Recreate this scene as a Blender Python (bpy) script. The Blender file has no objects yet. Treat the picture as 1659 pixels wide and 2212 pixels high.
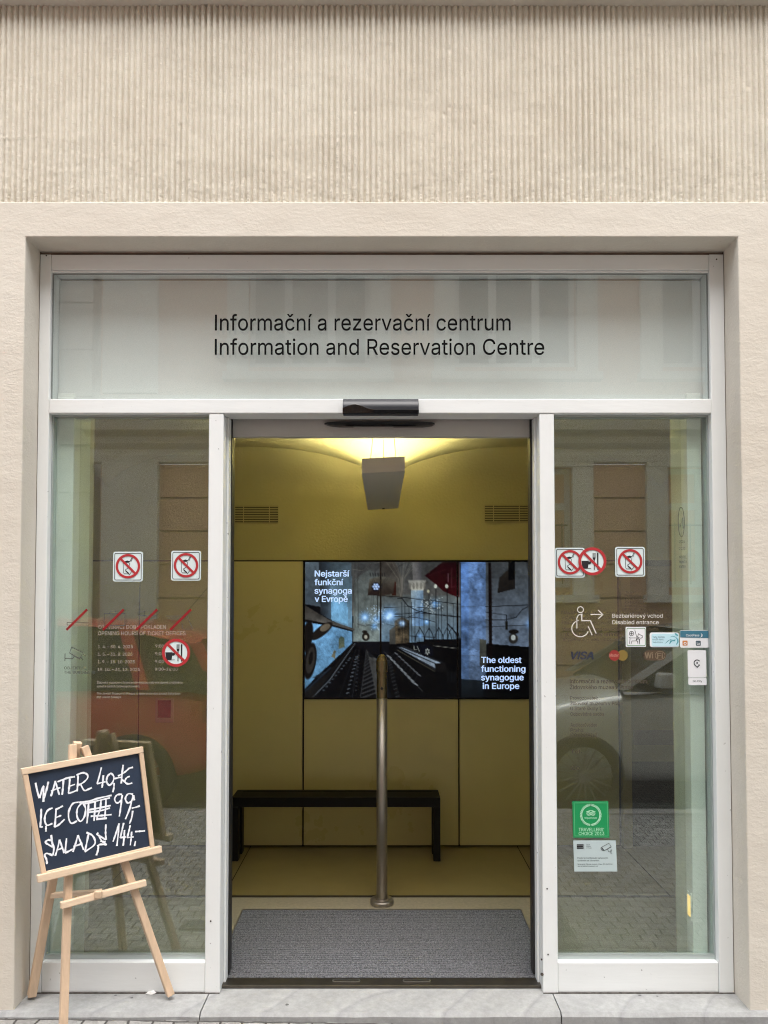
import bpy, bmesh, math, random, os
import numpy as np
from mathutils import Vector, Matrix

random.seed(7); np.random.seed(7)
sc = bpy.context.scene
COL = sc.collection
R = math.radians

# ---------------------------------------------------------------- camera
CY, CZ = -3.0, 1.50            # eye position (x = 0)
F = 1662.0                     # focal length in picture units (a 1659 x 2212 picture)
PITCH = R(1.87)
AX, AY = 829.5, 1246.0         # optical axis in the picture
cam_d = bpy.data.cameras.new('camera')
cam = bpy.data.objects.new('camera', cam_d); COL.objects.link(cam)
cam.location = (0, CY, CZ); cam.rotation_euler = (math.pi/2 + PITCH, 0, 0)
cam_d.sensor_fit = 'VERTICAL'; cam_d.sensor_height = 24.0; cam_d.sensor_width = 18.0
cam_d.lens = 24.0*F/2212.0; cam_d.shift_y = (AY-1106.0)/2212.0
cam_d.clip_start = 0.05; cam_d.clip_end = 500
sc.camera = cam

# ---------------------------------------------------------------- daylight
SUN_EL, SUN_AZ = 69.0, -8.0    # high, from the street, a little from the left
w = bpy.data.worlds.new('World'); sc.world = w; w.use_nodes = True
nt = w.node_tree; bg = nt.nodes['Background']
sky = nt.nodes.new('ShaderNodeTexSky'); sky.sky_type = 'NISHITA'; sky.sun_disc = False
sky.sun_elevation = R(SUN_EL); sky.sun_rotation = R(180+SUN_AZ)
sky.dust_density = 4.0; sky.air_density = 1.0; sky.ozone_density = 0.6
hs = nt.nodes.new('ShaderNodeHueSaturation'); hs.inputs['Saturation'].default_value = 0.5
nt.links.new(sky.outputs[0], hs.inputs['Color']); nt.links.new(hs.outputs[0], bg.inputs[0])
bg.inputs[1].default_value = 0.15
sd = bpy.data.lights.new('sun', 'SUN'); sd.energy = 1.05; sd.angle = R(70); sd.color = (1, .995, .98)
so = bpy.data.objects.new('sun', sd); COL.objects.link(so)
sdir = Vector((-math.sin(R(SUN_AZ))*math.cos(R(SUN_EL)), -math.cos(R(SUN_AZ))*math.cos(R(SUN_EL)), math.sin(R(SUN_EL))))
so.rotation_euler = sdir.to_track_quat('Z', 'Y').to_euler(); so.location = (0, -4, 14)
sc.view_settings.view_transform = 'Standard'; sc.view_settings.look = 'None'
EXPO = 1.62
sc.cycles.filter_width = 1.1; sc.cycles.use_denoising = True; sc.cycles.denoising_prefilter = 'NONE'; sc.cycles.adaptive_threshold = .006
sc.view_settings.exposure = EXPO; sc.view_settings.gamma = 1.0

# ---------------------------------------------------------------- picture measurements -> points in space
def ray(px, py):
    u = (px-AX)/F; v = (py-AY)/F
    return Vector((u, math.cos(PITCH)+v*math.sin(PITCH), math.sin(PITCH)-v*math.cos(PITCH)))
def W(px, py, y):              # point on the upright plane y
    d = ray(px, py); t = (y-CY)/d.y
    return Vector((d.x*t, y, CZ+d.z*t))
def G(px, py, z=0.0):          # point on the level plane z
    d = ray(px, py); t = (z-CZ)/d.z
    return Vector((d.x*t, CY+d.y*t, z))
def WX(px, y, py=1300): return W(px, py, y).x
def WZ(py, y): return W(830, py, y).z
K = 1659/1920.0
def zoomer(ox, oy, w_, W_):
    s = w_/W_
    return lambda x, y: ((ox+x*s)*K, (oy+y*s)*K)
Z1 = zoomer(0, 1800, 500, 1455); Z3 = zoomer(1340, 1800, 580, 1659); Z5 = zoomer(1380, 1500, 420, 1659)
Z6 = zoomer(0, 1000, 600, 1475); Z8 = zoomer(1360, 1300, 500, 1659); ZA = zoomer(1540, 1560, 250, 1659)
ZB = zoomer(240, 1540, 260, 1659); ZS = zoomer(760, 1400, 580, 1659); ZG = zoomer(1400, 1950, 200, 1659)
Z4 = zoomer(500, 700, 920, 1659); ZL = zoomer(800, 960, 300, 1659); ZC = zoomer(120, 1480, 180, 1659)
ZH = zoomer(240, 1340, 320, 1539)

# ---------------------------------------------------------------- materials
def lin(c):
    return tuple((x/255/12.92 if x/255 <= .04045 else ((x/255+.055)/1.055)**2.4) for x in c)
MATS = {}
def mat(name, col, rough=.6, metal=0.0, var=0.0, vscale=6.0, bump=0.0, bscale=200.0, spec=.5, emit=0.0, stretch=None, detail=6, coat=0.0, rvar=0.0, speck=0.0):
    if name in MATS: return MATS[name]
    m = bpy.data.materials.new(name); m.use_nodes = True; MATS[name] = m
    n = m.node_tree.nodes; l = m.node_tree.links; b = n['Principled BSDF']
    b.inputs['Base Color'].default_value = (*col, 1); b.inputs['Roughness'].default_value = rough
    b.inputs['Metallic'].default_value = metal; b.inputs['Specular IOR Level'].default_value = spec
    if coat: b.inputs['Coat Weight'].default_value = coat; b.inputs['Coat Roughness'].default_value = .05
    if emit:
        b.inputs['Emission Color'].default_value = (*col, 1); b.inputs['Emission Strength'].default_value = emit
    tc = None
    if var or bump or rvar:
        tc = n.new('ShaderNodeNewGeometry'); vec = tc.outputs['Position']
        if stretch:
            mp = n.new('ShaderNodeMapping'); mp.inputs['Scale'].default_value = stretch
            l.new(vec, mp.inputs['Vector']); vec = mp.outputs[0]
    if var or rvar:
        t = n.new('ShaderNodeTexNoise'); t.inputs['Scale'].default_value = vscale; t.inputs['Detail'].default_value = detail
        t.inputs['Roughness'].default_value = .65
        l.new(vec, t.inputs['Vector'])
        if var:
            r = n.new('ShaderNodeMapRange'); r.inputs['From Min'].default_value = .3; r.inputs['From Max'].default_value = .7
            r.inputs['To Min'].default_value = 1-var; r.inputs['To Max'].default_value = 1+var
            l.new(t.outputs['Fac'], r.inputs['Value'])
            mx = n.new('ShaderNodeMix'); mx.data_type = 'RGBA'; mx.blend_type = 'MULTIPLY'; mx.inputs[0].default_value = 1
            mx.inputs[6].default_value = (*col, 1); l.new(r.outputs[0], mx.inputs[7]); last = mx.outputs[2]
            if speck:
                gg = n.new('ShaderNodeNewGeometry'); vo = n.new('ShaderNodeTexNoise'); vo.inputs['Scale'].default_value = 55; vo.inputs['Detail'].default_value = 2
                l.new(gg.outputs['Position'], vo.inputs['Vector']); mr = n.new('ShaderNodeMapRange'); mr.inputs['From Min'].default_value = .735; mr.inputs['From Max'].default_value = .775; mr.inputs['To Min'].default_value = 1; mr.inputs['To Max'].default_value = 1-speck
                l.new(vo.outputs['Fac'], mr.inputs['Value']); m3 = n.new('ShaderNodeMix'); m3.data_type = 'RGBA'; m3.blend_type = 'MULTIPLY'; m3.inputs[0].default_value = 1
                l.new(last, m3.inputs[6]); l.new(mr.outputs[0], m3.inputs[7]); last = m3.outputs[2]
            l.new(last, b.inputs['Base Color'])
        if rvar:
            r2 = n.new('ShaderNodeMapRange'); r2.inputs['From Min'].default_value = .3; r2.inputs['From Max'].default_value = .7
            r2.inputs['To Min'].default_value = max(.02, rough-rvar); r2.inputs['To Max'].default_value = min(1, rough+rvar)
            l.new(t.outputs['Fac'], r2.inputs['Value']); l.new(r2.outputs[0], b.inputs['Roughness'])
    if bump:
        t2 = n.new('ShaderNodeTexNoise'); t2.inputs['Scale'].default_value = bscale; t2.inputs['Detail'].default_value = 4
        l.new(vec, t2.inputs['Vector'])
        bp = n.new('ShaderNodeBump'); bp.inputs['Strength'].default_value = bump; bp.inputs['Distance'].default_value = .01
        l.new(t2.outputs['Fac'], bp.inputs['Height']); l.new(bp.outputs[0], b.inputs['Normal'])
    return m
def srgb(name, c, *a, **k): return mat(name, lin(c), *a, **k)

def glass_mat(name, tint, ior=1.52, dust_haze=0.0, wob=.0):
    m = bpy.data.materials.new(name); m.use_nodes = True
    n = m.node_tree.nodes; l = m.node_tree.links; n.remove(n['Principled BSDF'])
    tr = n.new('ShaderNodeBsdfTransparent'); tr.inputs[0].default_value = (*tint, 1)
    gl = n.new('ShaderNodeBsdfGlossy'); gl.inputs['Roughness'].default_value = 0.0; gl.inputs[0].default_value = (1, 1, 1, 1)
    fr = n.new('ShaderNodeFresnel'); fr.inputs['IOR'].default_value = ior
    mx = n.new('ShaderNodeMixShader')
    gb = n.new('ShaderNodeNewGeometry'); io = n.new('ShaderNodeMapRange')      # same index seen from either face
    io.inputs['To Min'].default_value = ior; io.inputs['To Max'].default_value = 1/ior
    l.new(gb.outputs['Backfacing'], io.inputs['Value']); l.new(io.outputs[0], fr.inputs['IOR'])
    l.new(fr.outputs[0], mx.inputs[0]); l.new(tr.outputs[0], mx.inputs[1]); l.new(gl.outputs[0], mx.inputs[2])
    out = mx.outputs[0]
    if dust_haze:  # dusty film, added to pale the pane and haze its reflections
        df = n.new('ShaderNodeBsdfDiffuse'); df.inputs[0].default_value = (.7, .7, .68, 1); m2 = n.new('ShaderNodeMixShader'); m2.inputs[0].default_value = dust_haze
        l.new(out, m2.inputs[1]); l.new(df.outputs[0], m2.inputs[2]); out = m2.outputs[0]
    l.new(out, n['Material Output'].inputs[0])
    if wob:
        g = n.new('ShaderNodeNewGeometry'); t = n.new('ShaderNodeTexNoise'); t.inputs['Scale'].default_value = 2.2
        t.inputs['Detail'].default_value = 1
        bp = n.new('ShaderNodeBump'); bp.inputs['Strength'].default_value = wob; bp.inputs['Distance'].default_value = .004
        l.new(g.outputs['Position'], t.inputs['Vector']); l.new(t.outputs['Fac'], bp.inputs['Height'])
        l.new(bp.outputs[0], gl.inputs['Normal'])
    return m

def plaster(name, col, pits=0.5, streak=False, bstr=.5, bscale=95):
    m = bpy.data.materials.new(name); m.use_nodes = True
    n = m.node_tree.nodes; l = m.node_tree.links; b = n['Principled BSDF']
    b.inputs['Roughness'].default_value = .9; b.inputs['Specular IOR Level'].default_value = .2
    g = n.new('ShaderNodeNewGeometry')
    big = n.new('ShaderNodeTexNoise'); big.inputs['Scale'].default_value = 2.2; big.inputs['Detail'].default_value = 5
    l.new(g.outputs['Position'], big.inputs['Vector'])
    cr = n.new('ShaderNodeValToRGB'); e = cr.color_ramp.elements
    e[0].position = .3; e[1].position = .7
    e[0].color = (col[0]*.965, col[1]*.955, col[2]*.945, 1); e[1].color = (col[0]*1.02, col[1]*1.03, col[2]*1.04, 1)
    l.new(big.outputs['Fac'], cr.inputs[0])
    last = cr.outputs[0]
    # small dark pits and specks
    v = n.new('ShaderNodeTexNoise'); v.inputs['Scale'].default_value = 42; v.inputs['Detail'].default_value = 3
    l.new(g.outputs['Position'], v.inputs['Vector'])
    r = n.new('ShaderNodeMapRange'); r.inputs['From Min'].default_value = .70; r.inputs['From Max'].default_value = .80
    r.inputs['To Min'].default_value = 1.0; r.inputs['To Max'].default_value = 1-pits*.5
    l.new(v.outputs['Fac'], r.inputs['Value'])
    mx = n.new('ShaderNodeMix'); mx.data_type = 'RGBA'; mx.blend_type = 'MULTIPLY'; mx.inputs[0].default_value = 1
    l.new(last, mx.inputs[6]); l.new(r.outputs[0], mx.inputs[7]); l.new(mx.outputs[2], b.inputs['Base Color'])
    mp = n.new('ShaderNodeMapping'); mp.inputs['Scale'].default_value = (.7, 1, 1.15) if streak else (1, 1, 1)
    l.new(g.outputs['Position'], mp.inputs['Vector'])
    n1 = n.new('ShaderNodeTexNoise'); n1.inputs['Scale'].default_value = bscale; n1.inputs['Detail'].default_value = 6; n1.inputs['Roughness'].default_value = .6
    n2 = n.new('ShaderNodeTexNoise'); n2.inputs['Scale'].default_value = 9; n2.inputs['Detail'].default_value = 3
    l.new(mp.outputs[0], n1.inputs['Vector']); l.new(mp.outputs[0], n2.inputs['Vector'])
    ad = n.new('ShaderNodeMath'); ad.operation = 'MULTIPLY_ADD'; ad.inputs[1].default_value = 2.5
    l.new(n2.outputs['Fac'], ad.inputs[0]); l.new(n1.outputs['Fac'], ad.inputs[2])
    bp = n.new('ShaderNodeBump'); bp.inputs['Strength'].default_value = bstr; bp.inputs['Distance'].default_value = .004
    l.new(ad.outputs[0], bp.inputs['Height']); l.new(bp.outputs[0], b.inputs['Normal'])
    return m

def marble(name):
    m = bpy.data.materials.new(name); m.use_nodes = True
    n = m.node_tree.nodes; l = m.node_tree.links; b = n['Principled BSDF']
    b.inputs['Roughness'].default_value = .75; b.inputs['Specular IOR Level'].default_value = .3
    g = n.new('ShaderNodeNewGeometry'); mp = n.new('ShaderNodeMapping'); mp.inputs['Rotation'].default_value = (0, 0, R(68))
    mp.inputs['Scale'].default_value = (1.0, .35, 1)
    l.new(g.outputs['Position'], mp.inputs['Vector'])
    wv = n.new('ShaderNodeTexWave'); wv.inputs['Scale'].default_value = 2.6; wv.inputs['Distortion'].default_value = 3.2; wv.inputs['Detail'].default_value = 3; wv.inputs['Detail Scale'].default_value = .7
    wv.wave_profile = 'SAW'
    l.new(mp.outputs[0], wv.inputs['Vector'])
    cr = n.new('ShaderNodeValToRGB'); e = cr.color_ramp.elements
    e[0].position = 0.0; e[0].color = (.275, .28, .28, 1); e[1].position = .10; e[1].color = (.31, .315, .31, 1)
    x = e.new(.55); x.color = (.285, .29, .285, 1); x = e.new(.93); x.color = (.325, .33, .325, 1); x = e.new(1.0); x.color = (.25, .255, .255, 1)
    l.new(wv.outputs['Fac'], cr.inputs[0])
    ns = n.new('ShaderNodeTexNoise'); ns.inputs['Scale'].default_value = 28; ns.inputs['Detail'].default_value = 8; ns.inputs['Roughness'].default_value = .75
    l.new(g.outputs['Position'], ns.inputs['Vector'])
    r = n.new('ShaderNodeMapRange'); r.inputs['From Min'].default_value = .3; r.inputs['From Max'].default_value = .7; r.inputs['To Min'].default_value = .78; r.inputs['To Max'].default_value = 1.15
    l.new(ns.outputs['Fac'], r.inputs['Value'])
    mx = n.new('ShaderNodeMix'); mx.data_type = 'RGBA'; mx.blend_type = 'MULTIPLY'; mx.inputs[0].default_value = 1
    l.new(cr.outputs[0], mx.inputs[6]); l.new(r.outputs[0], mx.inputs[7]); l.new(mx.outputs[2], b.inputs['Base Color'])
    bp = n.new('ShaderNodeBump'); bp.inputs['Strength'].default_value = .3; bp.inputs['Distance'].default_value = .004
    l.new(ns.outputs['Fac'], bp.inputs['Height']); l.new(bp.outputs[0], b.inputs['Normal'])
    return m

def setts(name, scale, c1, c2, mortar):
    m = bpy.data.materials.new(name); m.use_nodes = True
    n = m.node_tree.nodes; l = m.node_tree.links; b = n['Principled BSDF']; b.inputs['Roughness'].default_value = .7
    g = n.new('ShaderNodeNewGeometry')
    dn = n.new('ShaderNodeTexNoise'); dn.inputs['Scale'].default_value = 9; l.new(g.outputs['Position'], dn.inputs['Vector'])
    vm = n.new('ShaderNodeVectorMath'); vm.operation = 'MULTIPLY_ADD'; vm.inputs[1].default_value = (.03, .03, 0)
    l.new(dn.outputs['Color'], vm.inputs[0]); l.new(g.outputs['Position'], vm.inputs[2])
    br = n.new('ShaderNodeTexBrick'); br.inputs['Scale'].default_value = scale
    br.inputs['Color1'].default_value = (*c1, 1); br.inputs['Color2'].default_value = (*c2, 1); br.inputs['Mortar'].default_value = (*mortar, 1)
    br.inputs['Mortar Size'].default_value = .035; br.inputs['Brick Width'].default_value = .62; br.inputs['Row Height'].default_value = .5
    br.inputs['Mortar Smooth'].default_value = .4
    l.new(vm.outputs[0], br.inputs['Vector'])
    ns = n.new('ShaderNodeTexNoise'); ns.inputs['Scale'].default_value = 60; ns.inputs['Detail'].default_value = 6
    l.new(g.outputs['Position'], ns.inputs['Vector'])
    r = n.new('ShaderNodeMapRange'); r.inputs['To Min'].default_value = .6; r.inputs['To Max'].default_value = 1.4; l.new(ns.outputs['Fac'], r.inputs['Value'])
    mx = n.new('ShaderNodeMix'); mx.data_type = 'RGBA'; mx.blend_type = 'MULTIPLY'; mx.inputs[0].default_value = 1
    l.new(br.outputs['Color'], mx.inputs[6]); l.new(r.outputs[0], mx.inputs[7]); l.new(mx.outputs[2], b.inputs['Base Color'])
    iv = n.new('ShaderNodeMath'); iv.operation = 'MULTIPLY_ADD'; iv.inputs[1].default_value = -1.0
    l.new(br.outputs['Fac'], iv.inputs[0]); l.new(ns.outputs['Fac'], iv.inputs[2])
    bp = n.new('ShaderNodeBump'); bp.inputs['Strength'].default_value = .8; bp.inputs['Distance'].default_value = .012
    l.new(iv.outputs[0], bp.inputs['Height']); l.new(bp.outputs[0], b.inputs['Normal'])
    return m

# ---------------------------------------------------------------- mesh building
class MB:
    def __init__(s): s.v = []; s.f = []
    def add(s, vs, fs):
        o = len(s.v); s.v += [tuple(x) for x in vs]; s.f += [tuple(i+o for i in f) for f in fs]; return s
    def box(s, x0, x1, y0, y1, z0, z1):
        x0, x1 = min(x0, x1), max(x0, x1); y0, y1 = min(y0, y1), max(y0, y1); z0, z1 = min(z0, z1), max(z0, z1)
        vs = [(x, y, z) for z in (z0, z1) for y in (y0, y1) for x in (x0, x1)]
        return s.add(vs, [(0,2,3,1), (4,5,7,6), (0,1,5,4), (2,6,7,3), (0,4,6,2), (1,3,7,5)])
    def quadbox(s, c8):        # eight corners ordered like box()
        return s.add(c8, [(0,2,3,1), (4,5,7,6), (0,1,5,4), (2,6,7,3), (0,4,6,2), (1,3,7,5)])
    def beam(s, a, b, wv, hv): # bar from a to b with half-width vector wv, half-height vector hv
        a, b, wv, hv = map(Vector, (a, b, wv, hv)); c = []
        for p in (a, b):
            for q in (-hv, hv):
                for r_ in (-wv, wv): c.append(p+q+r_)
        return s.quadbox([c[0], c[1], c[2], c[3], c[4], c[5], c[6], c[7]])
    def tube(s, pts, r, n=12, cap=True):
        pts = [Vector(p) for p in pts]; rings = []; o = len(s.v)
        up = None
        for i, p in enumerate(pts):
            t = (pts[min(i+1, len(pts)-1)]-pts[max(i-1, 0)]).normalized()
            a = t.orthogonal().normalized() if up is None else (up - t*up.dot(t)).normalized()
            up = a; b_ = t.cross(a); rr = r[i] if isinstance(r, (list, tuple)) else r
            for k in range(n):
                an = 2*math.pi*k/n; s.v.append(tuple(p+(a*math.cos(an)+b_*math.sin(an))*rr))
        for i in range(len(pts)-1):
            for k in range(n):
                s.f.append((o+i*n+k, o+i*n+(k+1) % n, o+(i+1)*n+(k+1) % n, o+(i+1)*n+k))
        if cap:
            s.f.append(tuple(o+k for k in reversed(range(n)))); s.f.append(tuple(o+(len(pts)-1)*n+k for k in range(n)))
        return s
    def lathe(s, cx, cy, prof, n=32):   # prof = [(radius, z)]
        o = len(s.v)
        for r_, z in prof:
            for k in range(n):
                a = 2*math.pi*k/n; s.v.append((cx+r_*math.cos(a), cy+r_*math.sin(a), z))
        for i in range(len(prof)-1):
            for k in range(n):
                s.f.append((o+i*n+k, o+i*n+(k+1) % n, o+(i+1)*n+(k+1) % n, o+(i+1)*n+k))
        s.f.append(tuple(o+k for k in reversed(range(n)))); s.f.append(tuple(o+(len(prof)-1)*n+k for k in range(n)))
        return s
    def slab(s, pts, y0, y1):           # polygon of (x, z) given depth from y0 (front) to y1
        n = len(pts); vs = [(p[0], y0, p[1]) for p in pts]+[(p[0], y1, p[1]) for p in pts]
        ar = sum(pts[i][0]*pts[(i+1) % n][1]-pts[(i+1) % n][0]*pts[i][1] for i in range(n))
        idx = list(range(n))
        fs = [tuple(idx) if ar > 0 else tuple(reversed(idx)), tuple(n+i for i in (reversed(idx) if ar > 0 else idx))]
        for i in range(n):
            j = (i+1) % n; fs.append((i, n+i, n+j, j) if ar > 0 else (j, n+j, n+i, i))
        return s.add(vs, fs)
    def prism_x(s, pts, x0, x1):        # polygon of (y, z) swept along x
        n = len(pts); vs = [(x0, p[0], p[1]) for p in pts]+[(x1, p[0], p[1]) for p in pts]
        fs = [tuple(reversed(range(n))), tuple(range(n, 2*n))]+[(i, (i+1) % n, n+(i+1) % n, n+i) for i in range(n)]
        return s.add(vs, fs)
    def band(s, a, b, y0, y1):          # closed flat ring between two outlines a, b of (x, z)
        n = len(a); o = [(p[0], y0, p[1]) for p in a]+[(p[0], y0, p[1]) for p in b]+[(p[0], y1, p[1]) for p in a]+[(p[0], y1, p[1]) for p in b]
        fs = []
        for i in range(n):
            j = (i+1) % n
            fs += [(i, j, n+j, n+i), (2*n+j, 2*n+i, 3*n+i, 3*n+j), (j, i, 2*n+i, 2*n+j), (n+i, n+j, 3*n+j, 3*n+i)]
        return s.add(o, fs)
    def build(s, name, m=None, parent=None, bevel=0.0, smooth=False):
        me = bpy.data.meshes.new(name); og = origin(parent)
        me.from_pydata([(v[0]-og.x, v[1]-og.y, v[2]-og.z) for v in s.v], [], s.f)
        bm = bmesh.new(); bm.from_mesh(me); bmesh.ops.recalc_face_normals(bm, faces=bm.faces); bm.to_mesh(me); bm.free()
        if m: me.materials.append(m)
        o = bpy.data.objects.new(name, me); COL.objects.link(o)
        if parent: o.parent = parent
        if smooth:
            for p in me.polygons: p.use_smooth = True
        if bevel:
            md = o.modifiers.new('bevel', 'BEVEL'); md.width = bevel; md.segments = 2; md.limit_method = 'ANGLE'
        return o
def origin(o):
    v = Vector((0, 0, 0))
    while o: v += Vector(o.location); o = o.parent
    return v
def tag(o, label, cat=None, group=None, kind=None):
    if label: o['label'] = label
    if cat: o['category'] = cat
    if group: o['group'] = group
    if kind: o['kind'] = kind
    return o
def thing(name, loc, label, cat, group=None):
    o = bpy.data.objects.new(name, None); COL.objects.link(o); o.location = loc; o.empty_display_size = .1
    return tag(o, label, cat, group)

# ---------------------------------------------------------------- lettering
FONT = None
try:
    FONT = bpy.data.fonts.load(os.path.join(bpy.utils.system_resource('DATAFILES', path='fonts'), 'Inter.woff2'))
except Exception:
    FONT = None
from mathutils.geometry import delaunay_2d_cdt
GLY = {}
def outline(body):
    c = bpy.data.curves.new('lettering', 'FONT'); c.body = body; c.resolution_u = 3; c.fill_mode = 'NONE'
    if FONT: c.font = FONT
    o = bpy.data.objects.new('lettering', c); COL.objects.link(o)
    bpy.context.view_layer.update()
    me = bpy.data.meshes.new_from_object(o.evaluated_get(bpy.context.evaluated_depsgraph_get()))
    v = [(p.co.x, p.co.y) for p in me.vertices]; e = [tuple(x.vertices) for x in me.edges]
    bpy.data.objects.remove(o); bpy.data.curves.remove(c); bpy.data.meshes.remove(me)
    return v, e
BAR = min(x for x, y in outline('|')[0])
def glyph(ch):
    """flat triangles of one letter (overlapping outlines are united) and its advance"""
    if ch in GLY: return GLY[ch]
    adv = max(x for x, y in outline(ch+'|')[0])-max(x for x, y in outline('|')[0])
    V, T = [], []
    if ch.strip():
        v, e = outline(ch)
        # neighbours in order give each contour its direction
        seg = np.array([(*v[a], *v[b]) if abs(a-b) == 1 and a < b or abs(a-b) != 1 and a > b else (*v[b], *v[a]) for a, b in e])
        r = delaunay_2d_cdt([Vector(p) for p in v], e, [], 0, 1e-5)
        V = [(p.x, p.y) for p in r[0]]
        for f in r[2]:
            cx = sum(V[k][0] for k in f)/len(f); cy = sum(V[k][1] for k in f)/len(f)
            x1, y1, x2, y2 = seg.T; up = (y1 <= cy) & (y2 > cy); dn = (y1 > cy) & (y2 <= cy)
            with np.errstate(divide='ignore', invalid='ignore'): xi = x1+(cy-y1)*(x2-x1)/(y2-y1)
            wn = int((up & (xi > cx)).sum())-int((dn & (xi > cx)).sum())
            if wn != 0: T.append(tuple(f))
    GLY[ch] = (V, T, adv); return GLY[ch]
def letters(body, weight=0.0, space=1.0, shear=0.0):
    V, F_, x = [], [], 0.0
    for ch in body.replace('I', '\u0399').replace('Í', '\u0399\u0301' if False else 'Í'):
        gv, gt, adv = glyph(ch)
        for dx, dy in (((0, 0),) if not weight else ((-weight, 0), (weight, 0), (0, weight*.6), (0, -weight*.6))):
            o = len(V); V += [(x+a+dx+(b*shear), b+dy) for a, b in gv]; F_ += [tuple(k+o for k in t) for t in gt]
        x += adv*space
    return V, F_

class Sheet:
    """An upright surface at depth y; pixel measurements near (px, py) become metres on it once."""
    def __init__(s, px, py, y):
        s.px, s.py, s.y = px, py, y; c = W(px, py, y); s.cx, s.cz = c.x, c.z
        s.sx = (W(px+20, py, y).x-W(px-20, py, y).x)/40; s.sz = (W(px, py-20, y).z-W(px, py+20, y).z)/40
    def p(s, px, py): return (s.cx+(px-s.px)*s.sx, s.cz-(py-s.py)*s.sz)
    def poly(s, mb, pts, lift, th=.0006): mb.slab([s.p(*q) for q in pts], s.y-lift-th, s.y-lift); return mb
    def circ(s, cx, cy, r, n=40, r2=None): return [(cx+r*math.cos(2*math.pi*k/n), cy+(r2 or r)*math.sin(2*math.pi*k/n)) for k in range(n)]
    def rr(s, x0, y0, x1, y1, r, n=6):
        out = []
        for cx, cy, a in ((x1-r, y1-r, 0), (x0+r, y1-r, 90), (x0+r, y0+r, 180), (x1-r, y0+r, 270)):
            for k in range(n+1):
                t = R(a+90*k/n); out.append((cx+r*math.cos(t), cy+r*math.sin(t)))
        return out
    def ring(s, mb, a, b, lift, th=.0006): mb.band([s.p(*q) for q in a], [s.p(*q) for q in b], s.y-lift-th, s.y-lift); return mb
    def line(s, mb, pts, wd, lift, th=.0005, closed=False):
        pts = [Vector(q) for q in pts]
        if closed: pts = pts+[pts[0]]
        n = len(pts); L = []; Rr = []
        for i in range(n):
            if closed and i in (0, n-1): a, b = pts[n-2], pts[1]
            else: a, b = pts[max(i-1, 0)], pts[min(i+1, n-1)]
            t = (b-a)
            if t.length < 1e-6: t = Vector((1, 0))
            t.normalize(); nn = Vector((-t.y, t.x)); k = 1.0
            if 0 < i < n-1 or closed:
                q = pts[i]; pa = pts[i-1] if i > 0 else pts[n-2]; pb = pts[i+1] if i < n-1 else pts[1]
                u1 = (q-pa).normalized(); c = max(.45, abs(u1.dot(t))); k = 1/c
            L.append(pts[i]+nn*wd*.5*k); Rr.append(pts[i]-nn*wd*.5*k)
        vs = []
        for y in (s.y-lift-th, s.y-lift):
            for q in L+Rr:
                x, z = s.p(q.x, q.y); vs.append((x, y, z))
        fs = []; m2 = 2*n
        for i in range(n-1):
            fs += [(i, i+1, n+i+1, n+i), (m2+i, m2+n+i, m2+n+i+1, m2+i+1), (i, m2+i, m2+i+1, i+1), (n+i, n+i+1, m2+n+i+1, m2+n+i)]
        if not closed: fs += [(0, n, m2+n, m2), (n-1, m2+n-1, m2+2*n-1, 2*n-1)]
        mb.add(vs, fs); return mb
    def text(s, mb, body, x0, base, width, cap, lift, th=0.0, weight=0.0, space=1.0, slope=0.0, shear=0.0):
        v, f = letters(body, weight, space, shear)
        if not v: return mb
        xa = min(a for a, b in v); xb = max(a for a, b in v)
        sx = width/(xb-xa); sy = cap/.5087 if FONT else cap/.7
        q = [s.p(x0+(a-xa)*sx, base-b*sy+(a-xa)*sx*slope) for a, b in v]
        if not th:
            n4 = 4 if weight else 1; k4 = len(q)        # the copies that thicken a letter lie a hair apart
            mb.add([(x, s.y-lift-.00001*(k % 7), z) for k, (x, z) in enumerate(q)], f)
        else:
            n = len(q); vs = [(x, s.y-lift-th, z) for x, z in q]+[(x, s.y-lift, z) for x, z in q]
            cnt = {}
            for fc in f:
                for i in range(len(fc)):
                    e = (fc[i], fc[(i+1) % len(fc)]); cnt[tuple(sorted(e))] = None if tuple(sorted(e)) in cnt else e
            fs = list(f)+[(e[0], e[1], n+e[1], n+e[0]) for e in cnt.values() if e]
            mb.add(vs, fs)
        return mb

# ================================================================ MATERIAL LIST
M_rib = plaster('ribbed_plaster', (.645, .605, .51), .3, False, .8, 190)
M_pl = plaster('smooth_plaster', (.625, .585, .508), .3, True, .38)
M_frame = mat('white_paint', (.745, .772, .765), .45, speck=.5, var=.03, vscale=5, bump=.05, bscale=60, stretch=(1, 1, .5))
M_frame_h = mat('white_paint_rail', (.745, .772, .765), .45, speck=.5, var=.035, vscale=7, bump=.05, bscale=60, stretch=(.25, 1, 1.5))
M_glass = glass_mat('window_glass', (.90, .955, .93), 2.0, dust_haze=.013, wob=.012)
M_leafglass = glass_mat('leaf_glass', (.96, .98, .97), 1.4)
M_frost = mat('frosted_header', (.70, .725, .71), .7, var=.03, vscale=3, spec=.1)
M_headglass = glass_mat('header_glass', (.965, .985, .98), 1.62, dust_haze=.03, wob=.008)
M_black = mat('black_rubber', (.012, .012, .012), .5)
M_bplas = mat('black_plastic', (.016, .019, .026), .42)
M_bplas2 = mat('black_lens', (.004, .004, .005), .12, spec=.6)
M_ink = mat('black_lettering', (.005, .005, .005), .8, spec=.1)
M_marble = marble('marble')
M_olive = mat('olive_panel', (.54, .475, .205), .30, var=.05, vscale=1.2, bump=.012, bscale=12, rvar=.05)
M_vault = mat('yellow_plaster', (.42, .372, .17), .9, var=.03, vscale=4, bump=.25, bscale=70)
M_gap = mat('panel_gap', (.006, .005, .004), .8)
M_floor = mat('polished_tile', (.19, .148, .055), .28, var=.10, vscale=5)
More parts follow.
